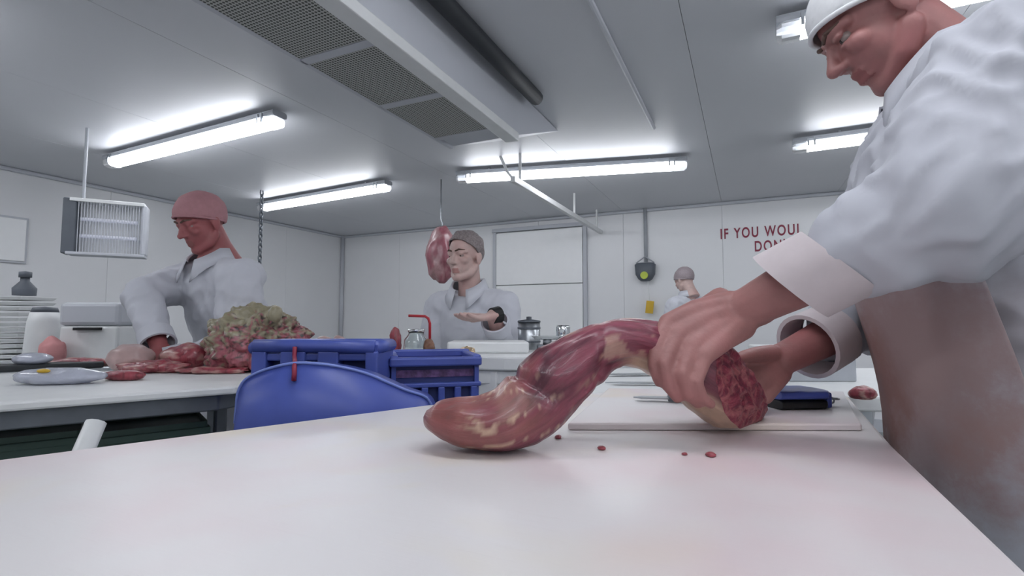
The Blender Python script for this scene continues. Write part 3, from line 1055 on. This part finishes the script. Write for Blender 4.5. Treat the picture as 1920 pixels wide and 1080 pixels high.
# hanging beef side behind the grey haired man
hp = at(826, 478, 4.9)
hs = thing('hanging_beef', 'reddish side of beef hanging on a hook behind the grey haired man', 'meat', hp)
bm = bmesh.new()
bmesh.ops.create_icosphere(bm, subdivisions=4, radius=1)
fat = []
for vv in bm.verts:
    n_ = vv.co.normalized()
    q = V((n_.x * .15, n_.y * .11, n_.z * .29))
    q *= 1 + .22 * noise.fractal(q * 6 + V((4, 2, 1)), 1, 2, 3)
    fat.append(smoothstep(.1, .4, noise.fractal(q * 8, 1, 2, 3)))
    vv.co = hp + q
o = obj('beef_side', bm, M['side'], hs, smooth=True)
masks(o, fat=fat, membrane=[0.0] * len(fat))
obj('hook', tb([hp + V((0, 0, .25)), hp + V((.02, 0, .30)), hp + V((0, 0, .35)), V((hp.x, hp.y, 2.5))], .006, 8), M['steel'], hs, smooth=True)


# ------------------------------------------------------------------ the loin held by the near butcher
# centre x, y (px), distance, half thickness px, half width m
spine = [(797, 776, .715, 7, .008), (812, 782, .715, 27, .030), (850, 790, .715, 42, .046), (900, 793, .712, 48, .055), (948, 784, .712, 54, .058),
         (985, 764, .716, 60, .058), (1015, 738, .722, 62, .056), (1048, 706, .73, 60, .054), (1085, 674, .738, 55, .050), (1122, 650, .748, 49, .046),
         (1165, 640, .757, 44, .044), (1212, 648, .766, 46, .044), (1262, 672, .775, 54, .046), (1312, 702, .785, 64, .050), (1358, 730, .795, 68, .054),
         (1398, 754, .806, 68, .056), (1436, 776, .815, 66, .056), (1470, 796, .822, 60, .05)]
rows = catmull(spine, 8)
bm = bmesh.new()
SEG = 56
prev = None
meta = []
grain = []
ctr = [at(r_[0], r_[1], r_[2]) for r_ in rows]
for i, r_ in enumerate(rows):
    t = (ctr[min(i + 1, len(ctr) - 1)] - ctr[max(i - 1, 0)]).normalized()
    n1 = (t.cross(FW) * -1).normalized()
    if n1.z < 0:
        n1.negate()
    n2 = t.cross(n1).normalized()
    h = r_[3] * r_[2] / FPX
    row = []
    sfrac = i / (len(rows) - 1)
    for k in range(SEG):
        th = 2 * math.pi * k / SEG
        q = V((math.cos(th) * .05, math.sin(th) * .05, sfrac * .55))
        lob = noise.fractal(V((q.x * 16, q.y * 16, q.z * 9)) + V((5, 3, 1)), 1.0, 2.0, 4) * .2
        fib = (abs(noise.noise(V((th * 2.6, sfrac * 4, 3.7)))) * -.16 + .04) * smoothstep(960, 1060, r_[0])
        kk = 1 + (lob + fib) * min(1, i / 10)
        gx = (r_[0] - 1016 + math.sin(th) * 14 + 6 * noise.noise(V((th * 2, 1, 2)))) / 9
        kk *= 1 - .17 * math.exp(-gx * gx) * smoothstep(-.7, .1, math.sin(th))
        gy = (r_[0] - 1105 - math.sin(th) * 30) / 8
        kk *= 1 - .07 * math.exp(-gy * gy)
        pt = ctr[i] + n1 * (math.sin(th) * h * kk) + n2 * (math.cos(th) * r_[4] * kk)
        pt.z = max(pt.z, .9508 if r_[0] < 1180 else .9632)
        row.append(bm.verts.new(pt))
        grain.append(V((math.cos(th) * .05, math.sin(th) * .05, sfrac * .10)))
        meta.append((r_[0], math.sin(th), math.cos(th), noise.fractal(V((q.x * 30, q.y * 30, q.z * 12)), 1, 2, 4), sfrac))
    if prev:
        for k in range(SEG):
            bm.faces.new((prev[k], prev[(k + 1) % SEG], row[(k + 1) % SEG], row[k]))
    else:
        bm.faces.new(row[::-1])
    prev = row
bm.faces.new(prev)
bmesh.ops.recalc_face_normals(bm, faces=bm.faces)
fatl = bm.verts.layers.float.new('fat')
meml = bm.verts.layers.float.new('membrane')
grl = bm.verts.layers.float_vector.new('grain')
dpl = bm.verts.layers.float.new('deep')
bm.verts.ensure_lookup_table()
for vv, gv, (x, sn, cs, nz, sf) in zip(bm.verts, grain, meta):
    vv[grl] = gv
    under = smoothstep(-.25, -.62, sn) * smoothstep(1120, 1200, x)           # fat cap under the right half
    streak = smoothstep(.2, .32, abs(nz + .25)) * 0
    vein = smoothstep(.07, .02, abs(nz - .06 + sn * .18)) * smoothstep(860, 910, x) * smoothstep(1040, 1000, x)
    sp2 = noise.fractal(V((math.atan2(sn, cs) * 1.6, x * .02, 4.2)), 1, 2, 4)
    spot = max(smoothstep(.34, .5, sp2) * smoothstep(1030, 1080, x) * .6, math.exp(-((x - 1068) / 22) ** 2 - ((sn - .1) / .3) ** 2) * (cs < 0))
    pale = smoothstep(925, 955, x) * smoothstep(1008, 985, x) * smoothstep(0, .4, sn + nz * .8) * .26
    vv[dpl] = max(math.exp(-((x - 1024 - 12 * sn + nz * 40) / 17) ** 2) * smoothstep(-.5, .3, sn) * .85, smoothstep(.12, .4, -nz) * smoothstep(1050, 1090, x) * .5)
    vv[fatl] = max(under, vein * .9, spot * .8, pale)
    vv[meml] = smoothstep(1010, 880, x + nz * 90) * .75
# slanted cut across the right end
cutp = at(1396, 750, .80)
cutn = (RT * .70 - FW * .70 + UP * .06).normalized()
g = bmesh.ops.bisect_plane(bm, geom=bm.verts[:] + bm.edges[:] + bm.faces[:], plane_co=cutp, plane_no=cutn, clear_outer=True)
edges = [e for e in g['geom_cut'] if isinstance(e, bmesh.types.BMEdge)]
rim = [e for e in edges if e.is_boundary]
loop_v = []
if rim:
    vs = {}
    for e in rim:
        for q in e.verts:
            vs.setdefault(q, []).append(e)
    start = rim[0].verts[0]
    cur, pe = start, None
    while True:
        loop_v.append(cur.co.copy())
        ne = [e for e in vs[cur] if e is not pe]
        if not ne:
            break
        pe = ne[0]
        cur = pe.other_vert(cur)
        if cur is start:
            break
loin = thing('beef_loin', 'long raw beef loin bent in an arch by the near butcher', 'meat', at(940, 840, .71))
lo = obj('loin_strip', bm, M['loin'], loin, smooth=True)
# the cut end, a domed marbled face with lobes
bm = bmesh.new()
cen = sum(loop_v, V((0, 0, 0))) / len(loop_v)
rings = [[bm.verts.new(p + (p - cen) * .01) for p in loop_v]]
for q in range(1, 12):
    k = 1 - q / 12
    rr = []
    for p in loop_v:
        pp = cen + (p - cen) * k
        rr.append(bm.verts.new(pp + cutn * (.010 * math.sqrt(1 - k * k) + .007 * noise.fractal(pp * 55, 1, 2, 3) * (1 - k ** 6))))
    rings.append(rr)
n = len(loop_v)
for a, b in zip(rings, rings[1:]):
    for k in range(n):
        bm.faces.new((a[k], a[(k + 1) % n], b[(k + 1) % n], b[k]))
bm.faces.new(rings[-1])
bmesh.ops.recalc_face_normals(bm, faces=bm.faces)
o = obj('cut_face', bm, M['cutface'], loin, smooth=True)
o['label'] = 'dark red marbled cut end'

for k, (x, y, rr, lab) in enumerate(((1128, 843, .006, 'tiny dark meat scrap on the table below the middle of the loin'), (1333, 856, .007, 'small red meat scrap on the table below the cut end'),
                                     (1046, 822, .006, 'small grey scrap right of the thick loin end'), (1283, 853, .004, 'pale tiny scrap left of the small red scrap'))):
    lump('meat_scrap', lab, 'scrap', on_z(x, y, .95), (rr, rr, rr * .5), M['beef'], 50 + k, .3, 150, sub=2, group='scraps on the cutting table', fatf=lambda n, q: 0.0)
lump('red_trim', 'red meat trimmings at the far corner beside the near butcher', 'meat', on_z(1618, 748, .93), (.03, .03, .02), M['beef'], 60, .3, 30)


# ------------------------------------------------------------------ people
def head_frame(face, up):
    f = V(face).normalized()
    u_ = V(up)
    u_ = (u_ - f * u_.dot(f)).normalized()
    r_ = f.cross(u_).normalized()
    return Matrix((r_, f, u_)).transposed()          # columns: right, face, up


def add_head(bm, c, R3, k=1.0):
    def L(x, y, z):
        return V(c) + R3 @ (V((x, y, z)) * k)

    def E(x, y, z, rx, ry, rz):
        ball(bm, L(x, y, z), (rx * k, ry * k, rz * k), 24, R3)

    E(0, -.012, .035, .074, .096, .085)
    E(0, .028, -.03, .060, .060, .080)
    E(0, .056, -.100, .027, .026, .022)
    for s in (-1, 1):
        limb(bm, [(L(s * .056, .0, -.055), .021 * k), (L(s * .046, .028, -.085), .020 * k), (L(s * .012, .062, -.104), .017 * k)])
        E(s * .041, .062, -.022, .021, .022, .019)
        E(s * .010, .094, -.034, .0085, .011, .008)
        E(s * .076, -.010, -.012, .008, .019, .031)
        E(s * .080, -.018, -.004, .006, .014, .022)
        E(s * .031, .079, .009, .016, .009, .006)
        E(s * .031, .077, -.010, .015, .009, .006)
        limb(bm, [(L(s * .006, .084, .022), .009 * k), (L(s * .030, .080, .026), .009 * k), (L(s * .052, .060, .02), .010 * k)])
    limb(bm, [(L(0, .084, .012), .008 * k), (L(0, .098, -.012), .009 * k), (L(0, .108, -.030), .0125 * k)])
    limb(bm, [(L(-.022, .076, -.062), .006 * k), (L(0, .086, -.060), .0085 * k), (L(.022, .076, -.062), .006 * k)])
    limb(bm, [(L(-.018, .075, -.076), .006 * k), (L(0, .083, -.077), .009 * k), (L(.018, .075, -.076), .006 * k)])
    loft(bm, [(L(0, -.022, -.03), R3 @ V((.055, 0, 0)), R3 @ V((0, .055, 0))), (L(0, -.03, -.11), R3 @ V((.055, 0, 0)), R3 @ V((0, .056, 0))),
              (L(0, -.05, -.20), R3 @ V((.065, 0, 0)), R3 @ V((0, .06, 0)))], 20)


def relaxed_hand(bm, wr, d, pn, thumb_side, k=1.0, curl=.5):
    """palm from the wrist along d, palm facing pn, five separate bent fingers"""
    d = V(d).normalized()
    pn = V(pn)
    pn = (pn - d * pn.dot(d)).normalized()
    s = d.cross(pn).normalized() * thumb_side
    kn = []
    for q, (off, ln) in enumerate(((.030, .088), (.010, .093), (-.010, .088), (-.030, .080))):
        b = wr + s * off * k + d * ln * k
        limb(bm, [(wr + s * off * .6 * k, .018 * k), (b, .0125 * k)], 10)
        seg = (.040, .026, .020) if q < 3 else (.032, .020, .017)
        p, dd, pts = b, d.copy(), [(b, .0105 * k)]
        ax = s * (1 if True else -1)
        for j, L_ in enumerate(seg):
            a = curl * (.55 + .35 * j)
            dd = (d * math.cos(a) + pn * math.sin(a)).normalized()
            p = p + dd * L_ * k
            pts.append((p, (.0095, .0085, .0075)[j] * k))
        limb(bm, pts, 10)
    t0 = wr + s * .022 * k + d * .02 * k
    t1 = t0 + (s * .030 + d * .028 + pn * .012) * k
    t2 = t1 + (s * .012 + d * .030 + pn * .010) * k
    t3 = t2 + (d * .024 + pn * .008) * k
    limb(bm, [(t0, .016 * k), (t1, .0125 * k), (t2, .011 * k), (t3, .009 * k)], 10)


def cap_mesh(c, R3, rad, cut, k=1.0, cz=.035, slope=.42, cy_=-.012, amp=.003):
    bm = bmesh.new()
    bmesh.ops.create_uvsphere(bm, u_segments=40, v_segments=28, radius=1)
    for q in bm.verts:
        q.co = V((q.co.x * rad[0], q.co.y * rad[1] + cy_, q.co.z * rad[2] + cz))
    bmesh.ops.bisect_plane(bm, geom=bm.verts[:] + bm.edges[:] + bm.faces[:], plane_co=(0, 0, cut), plane_no=V((0, slope, -1)).normalized(), clear_outer=True)
    for q in bm.verts:
        w_ = noise.fractal(q.co * 30, 1, 2, 3) * amp
        q.co += q.co.normalized() * w_
        q.co = V(c) + R3 @ (q.co * k)
    return bm


def person(label, J, coat_mat, skin_mat, cap, voxel=.005, coat_voxel=.009, hand_fn=None, hands=('relaxed', 'relaxed'), apron=None, group=None, fold=.007, sleeve=(.075, .066, .050), seed=0, belt=None):
    """J holds the joints in metres: pelvis, chest, sh (shoulder centre), neck, fwd, sl/sr, el/er, wl/wr, head, face, up"""
    fwd = V(J['fwd']).normalized()
    left = V((0, 0, 1)).cross(fwd)
    root = thing('person', label, 'person', (J['pelvis'].x, J['pelvis'].y, 0), group)
    pel, che, sh, nk = J['pelvis'], J['chest'], J['sh'], J['neck']
    wai = pel.lerp(che, .45)
    R3 = head_frame(J['face'], J['up'])
    hk = J.get('hk', 1.0)
    # --- body: one continuous surface
    bm = bmesh.new()
    add_head(bm, J['head'], R3, hk)
    limb(bm, [(J['head'] + R3 @ V((0, -.03, -.12)) * hk, .054), (nk, .058), (sh, .07)])
    loft(bm, [(pel - V((0, 0, .1)), left * .15, fwd * .10), (pel, left * .165, fwd * .11), (wai, left * .15, fwd * .105), (che, left * .17, fwd * .115), (sh, left * .13, fwd * .08)], 20)
    for s_, e_, w_ in ((J['sl'], J['el'], J['wl']), (J['sr'], J['er'], J['wr'])):
        m_ = e_.lerp(w_, .3)
        limb(bm, [(s_, .058), (s_.lerp(e_, .4), .050), (e_, .042), (m_, .045), (e_.lerp(w_, .7), .036), (w_, .029)])
    for sgn in (1, -1):
        hip = pel + left * .09 * sgn - V((0, 0, .05))
        knee = V((pel.x, pel.y, .48)) + left * .10 * sgn + fwd * .02
        ank = V((pel.x, pel.y, .09)) + left * .11 * sgn - fwd * .02
        limb(bm, [(hip, .085), (hip.lerp(knee, .5), .072), (knee, .055), (knee.lerp(ank, .3), .055), (ank, .038)])
        limb(bm, [(ank - V((0, 0, .04)), .038), (ank + fwd * .14 - V((0, 0, .055)), .030)])
    for side, w_, e_ in (('l', J['wl'], J['el']), ('r', J['wr'], J['er'])):
        h = J.get('hand_' + side)
        if callable(h):
            h(bm)
        else:
            d_, pn_ = h if h else ((w_ - e_), -fwd)
            relaxed_hand(bm, w_, d_, pn_, (1 if side == 'l' else -1) * J.get('thumb', 1), hk)
    bm = fuse(bm, voxel, 3)
    lipf = []
    for f in bm.faces:
        q = R3.transposed() @ (f.calc_center_median() - J['head']) / hk
        if abs(q.x) < .021 and q.y > .07 and -.082 < q.z < -.057:
            f.material_index = 1
    body = obj('body', bm, [skin_mat, M['lip2'] if skin_mat is M['skin2'] else M['lip']], root, smooth=True)
    # --- eyes, brows
    for s in (-1, 1):
        bm = bmesh.new()
        ball(bm, J['head'] + R3 @ V((s * .031, .0685, 0)) * hk, .0125 * hk, 16, R3)
        for f in bm.faces:
            q = (R3.transposed() @ (f.calc_center_median() - J['head'])) / hk - V((s * .031, .0685, 0))
            if math.hypot(q.x, q.z) < .0055 and q.y > 0:
                f.material_index = 1
        obj('eye', bm, [M['eye'], M['iris']], body, smooth=True)
        bm = bmesh.new()
        limb(bm, [(J['head'] + R3 @ V((s * .012, .0925, .024)) * hk, .0035 * hk), (J['head'] + R3 @ V((s * .03, .089, .030)) * hk, .0045 * hk), (J['head'] + R3 @ V((s * .05, .069, .026)) * hk, .003 * hk)], 8)
        obj('eyebrow', bm, M['brow'], body, smooth=True)
    # --- coat
    hem = V((pel.x, pel.y, .55))
    bm = bmesh.new()
    loft(bm, [(hem, left * .24, fwd * .18), (hem.lerp(pel, .5), left * .23, fwd * .17), (pel, left * .21, fwd * .155), (wai, left * .19, fwd * .14),
              (che, left * .205, fwd * .15), (sh.lerp(che, .35), left * .185, fwd * .125), (sh, left * .13, fwd * .095), (nk.lerp(sh, .45), left * .075, fwd * .07)], 32)
    for s_, e_, w_, sd in ((J['sl'], J['el'], J['wl'], 'l'), (J['sr'], J['er'], J['wr'], 'r')):
        cu_ = e_.lerp(w_, J.get('cuff_' + sd, J.get('cuff', .72)))
        cu_ = cu_ - (w_ - e_).normalized() * sleeve[2] * .8
        limb(bm, [(sh.lerp(s_, .5), .082), (s_, sleeve[0]), (s_.lerp(e_, .5), sleeve[0] * .95), (e_, sleeve[1]), (e_.lerp(cu_, .5), (sleeve[1] + sleeve[2]) / 2), (cu_, sleeve[2])], 18)
    bm = fuse(bm, coat_voxel, 5)
    bm.normal_update()
    off = V((seed * 5.3, seed * 2.1, seed * 3.3))
    mvs = []
    for q in bm.verts:
        p_ = q.co
        big = noise.fractal(V((p_.x * 5, p_.y * 5, p_.z * 4)) + off, 1, 2, 2)
        a_ = noise.noise(V((p_.x * 9 + p_.z * 5, p_.y * 9, p_.z * 7 - p_.x * 4)) + off + V((big, 0, big)) * .9)
        rid = 1 - abs(a_) * 2.4
        b_n = noise.noise(V((p_.x * 19 - p_.z * 12, p_.y * 15, p_.z * 10 + p_.x * 9)) + off * 2 + V((big, big, 0)) * 1.4)
        mvs.append(p_ + q.normal * (fold * (max(rid, -.4) * .9 + big * .9 + .55 * max(1 - abs(b_n) * 4, -.2))))
    for q, p_ in zip(bm.verts, mvs):
        q.co = p_
    bmesh.ops.smooth_vert(bm, verts=bm.verts, factor=.5, use_axis_x=True, use_axis_y=True, use_axis_z=True)
    obj('coat', bm, coat_mat, root, smooth=True)
    # --- cuffs: open tubes past the sleeve ends
    for e_, w_, sd in ((J['el'], J['wl'], 'l'), (J['er'], J['wr'], 'r')):
        d_ = (w_ - e_).normalized()
        a_ = d_.orthogonal().normalized()
        nt = (d_ + J.get('tilt_' + sd, V((0, 0, 0)))).normalized()
        a_ = nt.orthogonal().normalized()
        b2 = nt.cross(a_)
        cu_ = e_.lerp(w_, J.get('cuff_' + sd, J.get('cuff', .72)))
        bm = bmesh.new()
        ro, ri = sleeve[2] + .009, sleeve[2] + .002
        wd = J.get('cuff_w', .06)
        loft(bm, [(cu_ - d_ * wd * .3, a_ * ri, b2 * ri), (cu_ - d_ * wd * .3, a_ * ro, b2 * ro), (cu_ + d_ * wd * .7, a_ * (ro + .002), b2 * (ro + .002)),
                  (cu_ + d_ * wd * .7, a_ * (ri + .001), b2 * (ri + .001)), (cu_ - d_ * wd * .1, a_ * (ri - .004), b2 * (ri - .004))], 28, caps=False)
        bmesh.ops.recalc_face_normals(bm, faces=bm.faces)
        o = obj('cuff', bm, M['cuff'] if apron else coat_mat, root, smooth=True)
        o.data.set_sharp_from_angle(angle=.8)
    # --- collar: stand with two lapel points
    up_n = (J['head'] - nk).normalized()
    axn = (up_n + V((0, 0, 1))).normalized()
    le = left - axn * left.dot(axn); le.normalize()
    fo = le.cross(axn)
    if fo.dot(fwd) < 0:
        fo.negate()
    bm = bmesh.new()
    rows_ = [[], [], []]
    for q in range(33):
        t = math.radians(20 + 320 * q / 32)
        dr_ = fo * math.cos(t) + le * math.sin(t)
        frt = max(0, math.cos(t))
        c0 = nk.lerp(sh, .15)
        rows_[0].append(bm.verts.new(c0 + dr_ * .078 + axn * (.055 - .045 * frt) + fo * .012))
        rows_[1].append(bm.verts.new(c0 + dr_ * .084 + axn * (.062 - .045 * frt) + fo * .012))
        rows_[2].append(bm.verts.new(c0 + dr_ * (.104 + .022 * frt) + axn * (.0 - .085 * frt ** 3) + fo * .012))
    for a_, b2 in zip(rows_, rows_[1:]):
        for q in range(32):
            bm.faces.new((a_[q], a_[q + 1], b2[q + 1], b2[q]))
    o = obj('collar', bm, coat_mat, root, smooth=True)
    sm_ = o.modifiers.new('thick', 'SOLIDIFY')
    sm_.thickness = .004
    # --- trousers and boots
    for sgn in (1, -1):
        hip = pel + left * .09 * sgn - V((0, 0, .1))
        knee = V((pel.x, pel.y, .48)) + left * .10 * sgn + fwd * .02
        ank = V((pel.x, pel.y, .14)) + left * .11 * sgn - fwd * .02
        bm = bmesh.new()
        loft(bm, [(hip, left * .10, fwd * .105), (knee, left * .078, fwd * .08), (ank, left * .068, fwd * .075)], 20)
        obj('trouser_leg', bm, M['trouser'], root, smooth=True)
        bm = bmesh.new()
        limb(bm, [(ank + V((0, 0, .16)), .062), (ank - V((0, 0, .07)), .055), (ank - V((0, 0, .093)) + fwd * .13, .044)])
        bm = fuse(bm, .012, 3)
        for q in bm.verts:
            q.co.z = max(q.co.z, .002)
        obj('boot', bm, M['boot'], root, smooth=True)
    # --- cap or hair
    if cap:
        nm, mt_, kind = cap
        if kind == 'cap':
            bm = cap_mesh(J['head'], R3, (.086, .110, .098), .012, hk, .037)
            o = obj(nm, bm, mt_, root, smooth=True)
            sm_ = o.modifiers.new('thick', 'SOLIDIFY')
            sm_.thickness = .004
            # band along the rim
            pts = []
            for q in range(41):
                t = 2 * math.pi * q / 40
                y_ = math.sin(t) * .104 - .012
                z_ = .012 + .42 * y_
                xx = math.cos(t) * .0855 * math.sqrt(max(0.02, 1 - ((z_ - .037) / .098) ** 2))
                yy = -.012 + math.sin(t) * .110 * math.sqrt(max(.02, 1 - ((z_ - .037) / .098) ** 2))
                pts.append(J['head'] + R3 @ V((xx, yy, .012 + .42 * yy)) * hk)
            obj('cap_band', tb(pts, .005, 8), mt_, root, smooth=True)
        else:
            bm = cap_mesh(J['head'], R3, (.083, .106, .097), .018, hk, .037, .85, amp=.009)
            o = obj(nm, bm, mt_, root, smooth=True)
            sm_ = o.modifiers.new('thick', 'SOLIDIFY')
            sm_.thickness = .006
    # --- apron
    if apron:
        rings = [(V((pel.x, pel.y, .5)), .235, .195), (pel.lerp(V((pel.x, pel.y, .5)), .45), .232, .19), (pel, .224, .176), (wai, .210, .176), (che.lerp(wai, .4), .208, .178), (che.lerp(sh, .15), .18, .178)]
        bm = bmesh.new()
        prev_ = None
        for (c_, a_, b2) in rings:
            row = []
            for q in range(29):
                t = math.radians(-72 + 144 * q / 28)
                wv = 1 + .03 * math.sin(q * 1.3 + c_.z * 6) * (1 - (c_.z - .5))
                row.append(bm.verts.new(c_ + left * math.sin(t) * a_ * 1.06 + fwd * math.cos(t) * b2 * wv))
            if prev_:
                for q in range(28):
                    bm.faces.new((prev_[q], prev_[q + 1], row[q + 1], row[q]))
            prev_ = row
        bmesh.ops.recalc_face_normals(bm, faces=bm.faces)
        o = obj('apron', bm, apron, root, smooth=True, subs=2)
        sm_ = o.modifiers.new('thick', 'SOLIDIFY')
        sm_.thickness = .003
    return root


# near butcher --------------------------------------------------------
def near_hand(bm):
    """left hand over the loin: back of the hand up, fingers folded down its near side"""
    wr_ = at(1380, 588, .765)
    kn = {'i': at(1252, 604, .752), 'm': at(1270, 628, .735), 'r': at(1297, 650, .722), 'p': at(1322, 667, .712)}
    for k_, c_ in kn.items():
        off = {'i': (1368, 570, .770), 'm': (1374, 584, .765), 'r': (1382, 600, .760), 'p': (1390, 612, .752)}[k_]
        limb(bm, [(at(*off), .021), (at(*off).lerp(c_, .55) + V((0, 0, .004)), .018), (c_, .0135)])
    limb(bm, [(at(1385, 590, .765), .029), (at(1420, 572, .755), .031)])
    F_ = {'i': [(1228, 650, .726), (1226, 688, .716), (1236, 716, .716)],
          'm': [(1245, 682, .707), (1252, 722, .704), (1270, 746, .709)],
          'r': [(1278, 702, .698), (1290, 738, .699), (1308, 756, .708)],
          'p': [(1306, 716, .694), (1317, 745, .697), (1333, 758, .706)]}
    for k_, pts in F_.items():
        rr = (.0108, .0100, .0092, .0080) if k_ != 'p' else (.0098, .0088, .008, .0072)
        limb(bm, [(kn[k_], rr[0] + .002)] + [(at(*p_), r_) for p_, r_ in zip(pts, rr[1:])], 12)
    limb(bm, [(at(1350, 560, .79), .018), (at(1305, 585, .805), .0145), (at(1262, 622, .822), .012), (at(1240, 655, .825), .010)], 12)


def far_hand(bm):
    """right hand behind the cut end"""
    wr_ = at(1462, 676, .945)
    kn = [at(1398, 686, .915), at(1408, 706, .905), at(1420, 726, .90), at(1434, 744, .90)]
    tips = [[(1366, 700, .885), (1352, 722, .868), (1348, 742, .862)], [(1372, 722, .88), (1358, 744, .865), (1356, 762, .86)],
            [(1386, 744, .878), (1374, 762, .866), (1372, 778, .862)], [(1404, 760, .88), (1394, 774, .87), (1392, 786, .866)]]
    for q, (k_, tp_) in enumerate(zip(kn, tips)):
        limb(bm, [(wr_ + V((0, 0, .012 - q * .012)), .020), (k_, .014)])
        limb(bm, [(k_, .0125)] + [(at(*p_), r_) for p_, r_ in zip(tp_, (.0105, .0095, .008))], 12)
    limb(bm, [(at(1448, 664, .935), .018), (at(1420, 664, .90), .014), (at(1398, 668, .872), .0115), (at(1380, 674, .852), .0095)], 12)


BASE = V((.395, 1.06, 0))
SP = [(at(1700, 590, .80) - BASE, .20, (158, 132, 130), .55), (at(1690, 730, .78) - BASE, .20, (150, 116, 110), .6), (at(1640, 720, .90) - BASE, .13, (134, 92, 84), .65),
      (at(1790, 860, .62) - BASE, .10, (176, 138, 130), .5), (at(1800, 640, .70) - BASE, .10, (158, 138, 138), .4)]
near_coat = stained('stained_white_coat', SP[3:])
near_apron = stained('stained_apron', SP)
person('butcher in a stained white coat and cap gripping the loin', dict(
    fwd=(-1, .05, 0), pelvis=V((.395, 1.06, .98)), chest=V((.318, 1.06, 1.30)), sh=V((.32, 1.06, 1.47)), neck=V((.325, 1.075, 1.535)),
    sl=V((.325, .875, 1.445)), el=at(1775, 385, .625), wl=at(1380, 588, .765), hand_l=near_hand,
    sr=V((.32, 1.265, 1.44)), er=at(1690, 560, 1.10), wr=at(1462, 676, .945), hand_r=far_hand,
    head=at(1648, 40, .93), face=(-.84, -.05, -.54), up=(-.54, 0, .84), cuff_l=.53, tilt_l=-UP * .45, cuff_r=.68, cuff_w=.07),
    near_coat, M['skin'], ('work_cap', M['cap'], 'cap'), .0036, .007, apron=near_apron, fold=.013, sleeve=(.096, .086, .053), seed=1)


# grey haired man at the middle table ----------------------------------
def stand(px_head, D, fwd, lean=.06, h=1.0):
    hd = at(px_head[0], px_head[1], D)
    f = V(fwd).normalized()
    nk_ = hd - V((0, 0, .165)) - f * .05
    sh_ = nk_ - V((0, 0, .06)) - f * .01
    che_ = sh_ - V((0, 0, .17)) - f * lean
    pel_ = che_ - V((0, 0, .33)) - f * lean * 1.2
    return hd, f, nk_, sh_, che_, pel_


to_cam = (-FW)
to_cam.z = 0
hd, f, nk_, sh_, che_, pel_ = stand((872, 482), 2.5, to_cam - RT * .45)
lf = V((0, 0, 1)).cross(f)
wl_ = at(925, 592, 2.12)
person('grey haired man in a white coat talking with one hand out', dict(
    fwd=f, pelvis=pel_, chest=che_, sh=sh_, neck=nk_, head=hd, face=f * 1.0 + V((0, 0, -.05)) - RT * .15, up=(0, 0, 1),
    sl=sh_ + lf * .185 - V((0, 0, .02)), el=sh_ + lf * .235 + f * .06 - V((0, 0, .29)), wl=wl_, hand_l=(at(885, 600, 2.05) - wl_, V((0, 0, 1)) - f * .2),
    sr=sh_ - lf * .185 - V((0, 0, .02)), er=sh_ - lf * .22 + f * .02 - V((0, 0, .30)), wr=sh_ - lf * .16 + f * .22 - V((0, 0, .42)), hand_r=(f * .7 - V((0, 0, .5)), V((0, 0, -1))), cuff=.78),
    M['coat'], M['skin2'], ('hair', M['hair'], 'hair'), .005, .009, fold=.006, seed=2)
# dark watch strap
d_ = (at(885, 600, 2.05) - wl_).normalized()
a_ = d_.orthogonal().normalized()
per2 = [o for o in C.objects if o.name.startswith('person')][-1]
bm = bmesh.new()
q0 = wl_ - d_ * .012
loft(bm, [(q0 - d_ * .02, a_ * .036, d_.cross(a_) * .036), (q0 + d_ * .02, a_ * .034, d_.cross(a_) * .034)], 20)
obj('wrist_strap', bm, M['black'], per2, smooth=False, bevel=.002)

# coated man on the left -----------------------------------------------
hd, f, nk_, sh_, che_, pel_ = stand((378, 418), 2.18, to_cam - RT * .5, .08)
lf = V((0, 0, 1)).cross(f)
person('man in white coat and red cap stooping over the left table', dict(
    fwd=f, pelvis=pel_, chest=che_, sh=sh_, neck=nk_, head=hd, face=f + V((0, 0, -.45)), up=V((0, 0, 1)) + f * .4,
    sl=sh_ + lf * .19 - V((0, 0, .02)), el=sh_ + lf * .24 + f * .05 - V((0, 0, .29)), wl=sh_ + lf * .12 + f * .26 - V((0, 0, .36)), hand_l=(f - V((0, 0, .5)), V((0, 0, -1))),
    sr=sh_ - lf * .19 - V((0, 0, .02)), er=at(268, 555, 2.08), wr=at(300, 655, 1.93), hand_r=(at(310, 685, 1.86) - at(300, 655, 1.93), V((0, 0, -1)) - f * .3), cuff=.78),
    M['coat'], M['skin3'], ('work_cap', M['pinkcap'], 'cap'), .006, .009, fold=.009, seed=3, sleeve=(.085, .07, .052))

# worker at the back wall -----------------------------------------------
hd, f, nk_, sh_, che_, pel_ = stand((1283, 526), 5.0, V((-.75, .65, 0)), .07)
lf = V((0, 0, 1)).cross(f)
person('worker in white coat and grey hair net at the back wall', dict(
    fwd=f, pelvis=pel_ , chest=che_, sh=sh_, neck=nk_, head=hd, face=f + V((0, 0, -.4)), up=V((0, 0, 1)) + f * .4,
    sl=sh_ + lf * .19 - V((0, 0, .02)), el=sh_ + lf * .22 + f * .06 - V((0, 0, .28)), wl=sh_ + lf * .12 + f * .26 - V((0, 0, .38)), hand_l=(f - V((0, 0, .3)), V((0, 0, -1))),
    sr=sh_ - lf * .19 - V((0, 0, .02)), er=sh_ - lf * .22 + f * .06 - V((0, 0, .28)), wr=sh_ - lf * .12 + f * .26 - V((0, 0, .38)), hand_r=(f - V((0, 0, .3)), V((0, 0, -1)))),
    M['coat'], M['skin2'], ('hair_net', M['net'], 'cap'), .008, .012, fold=.008, seed=4)
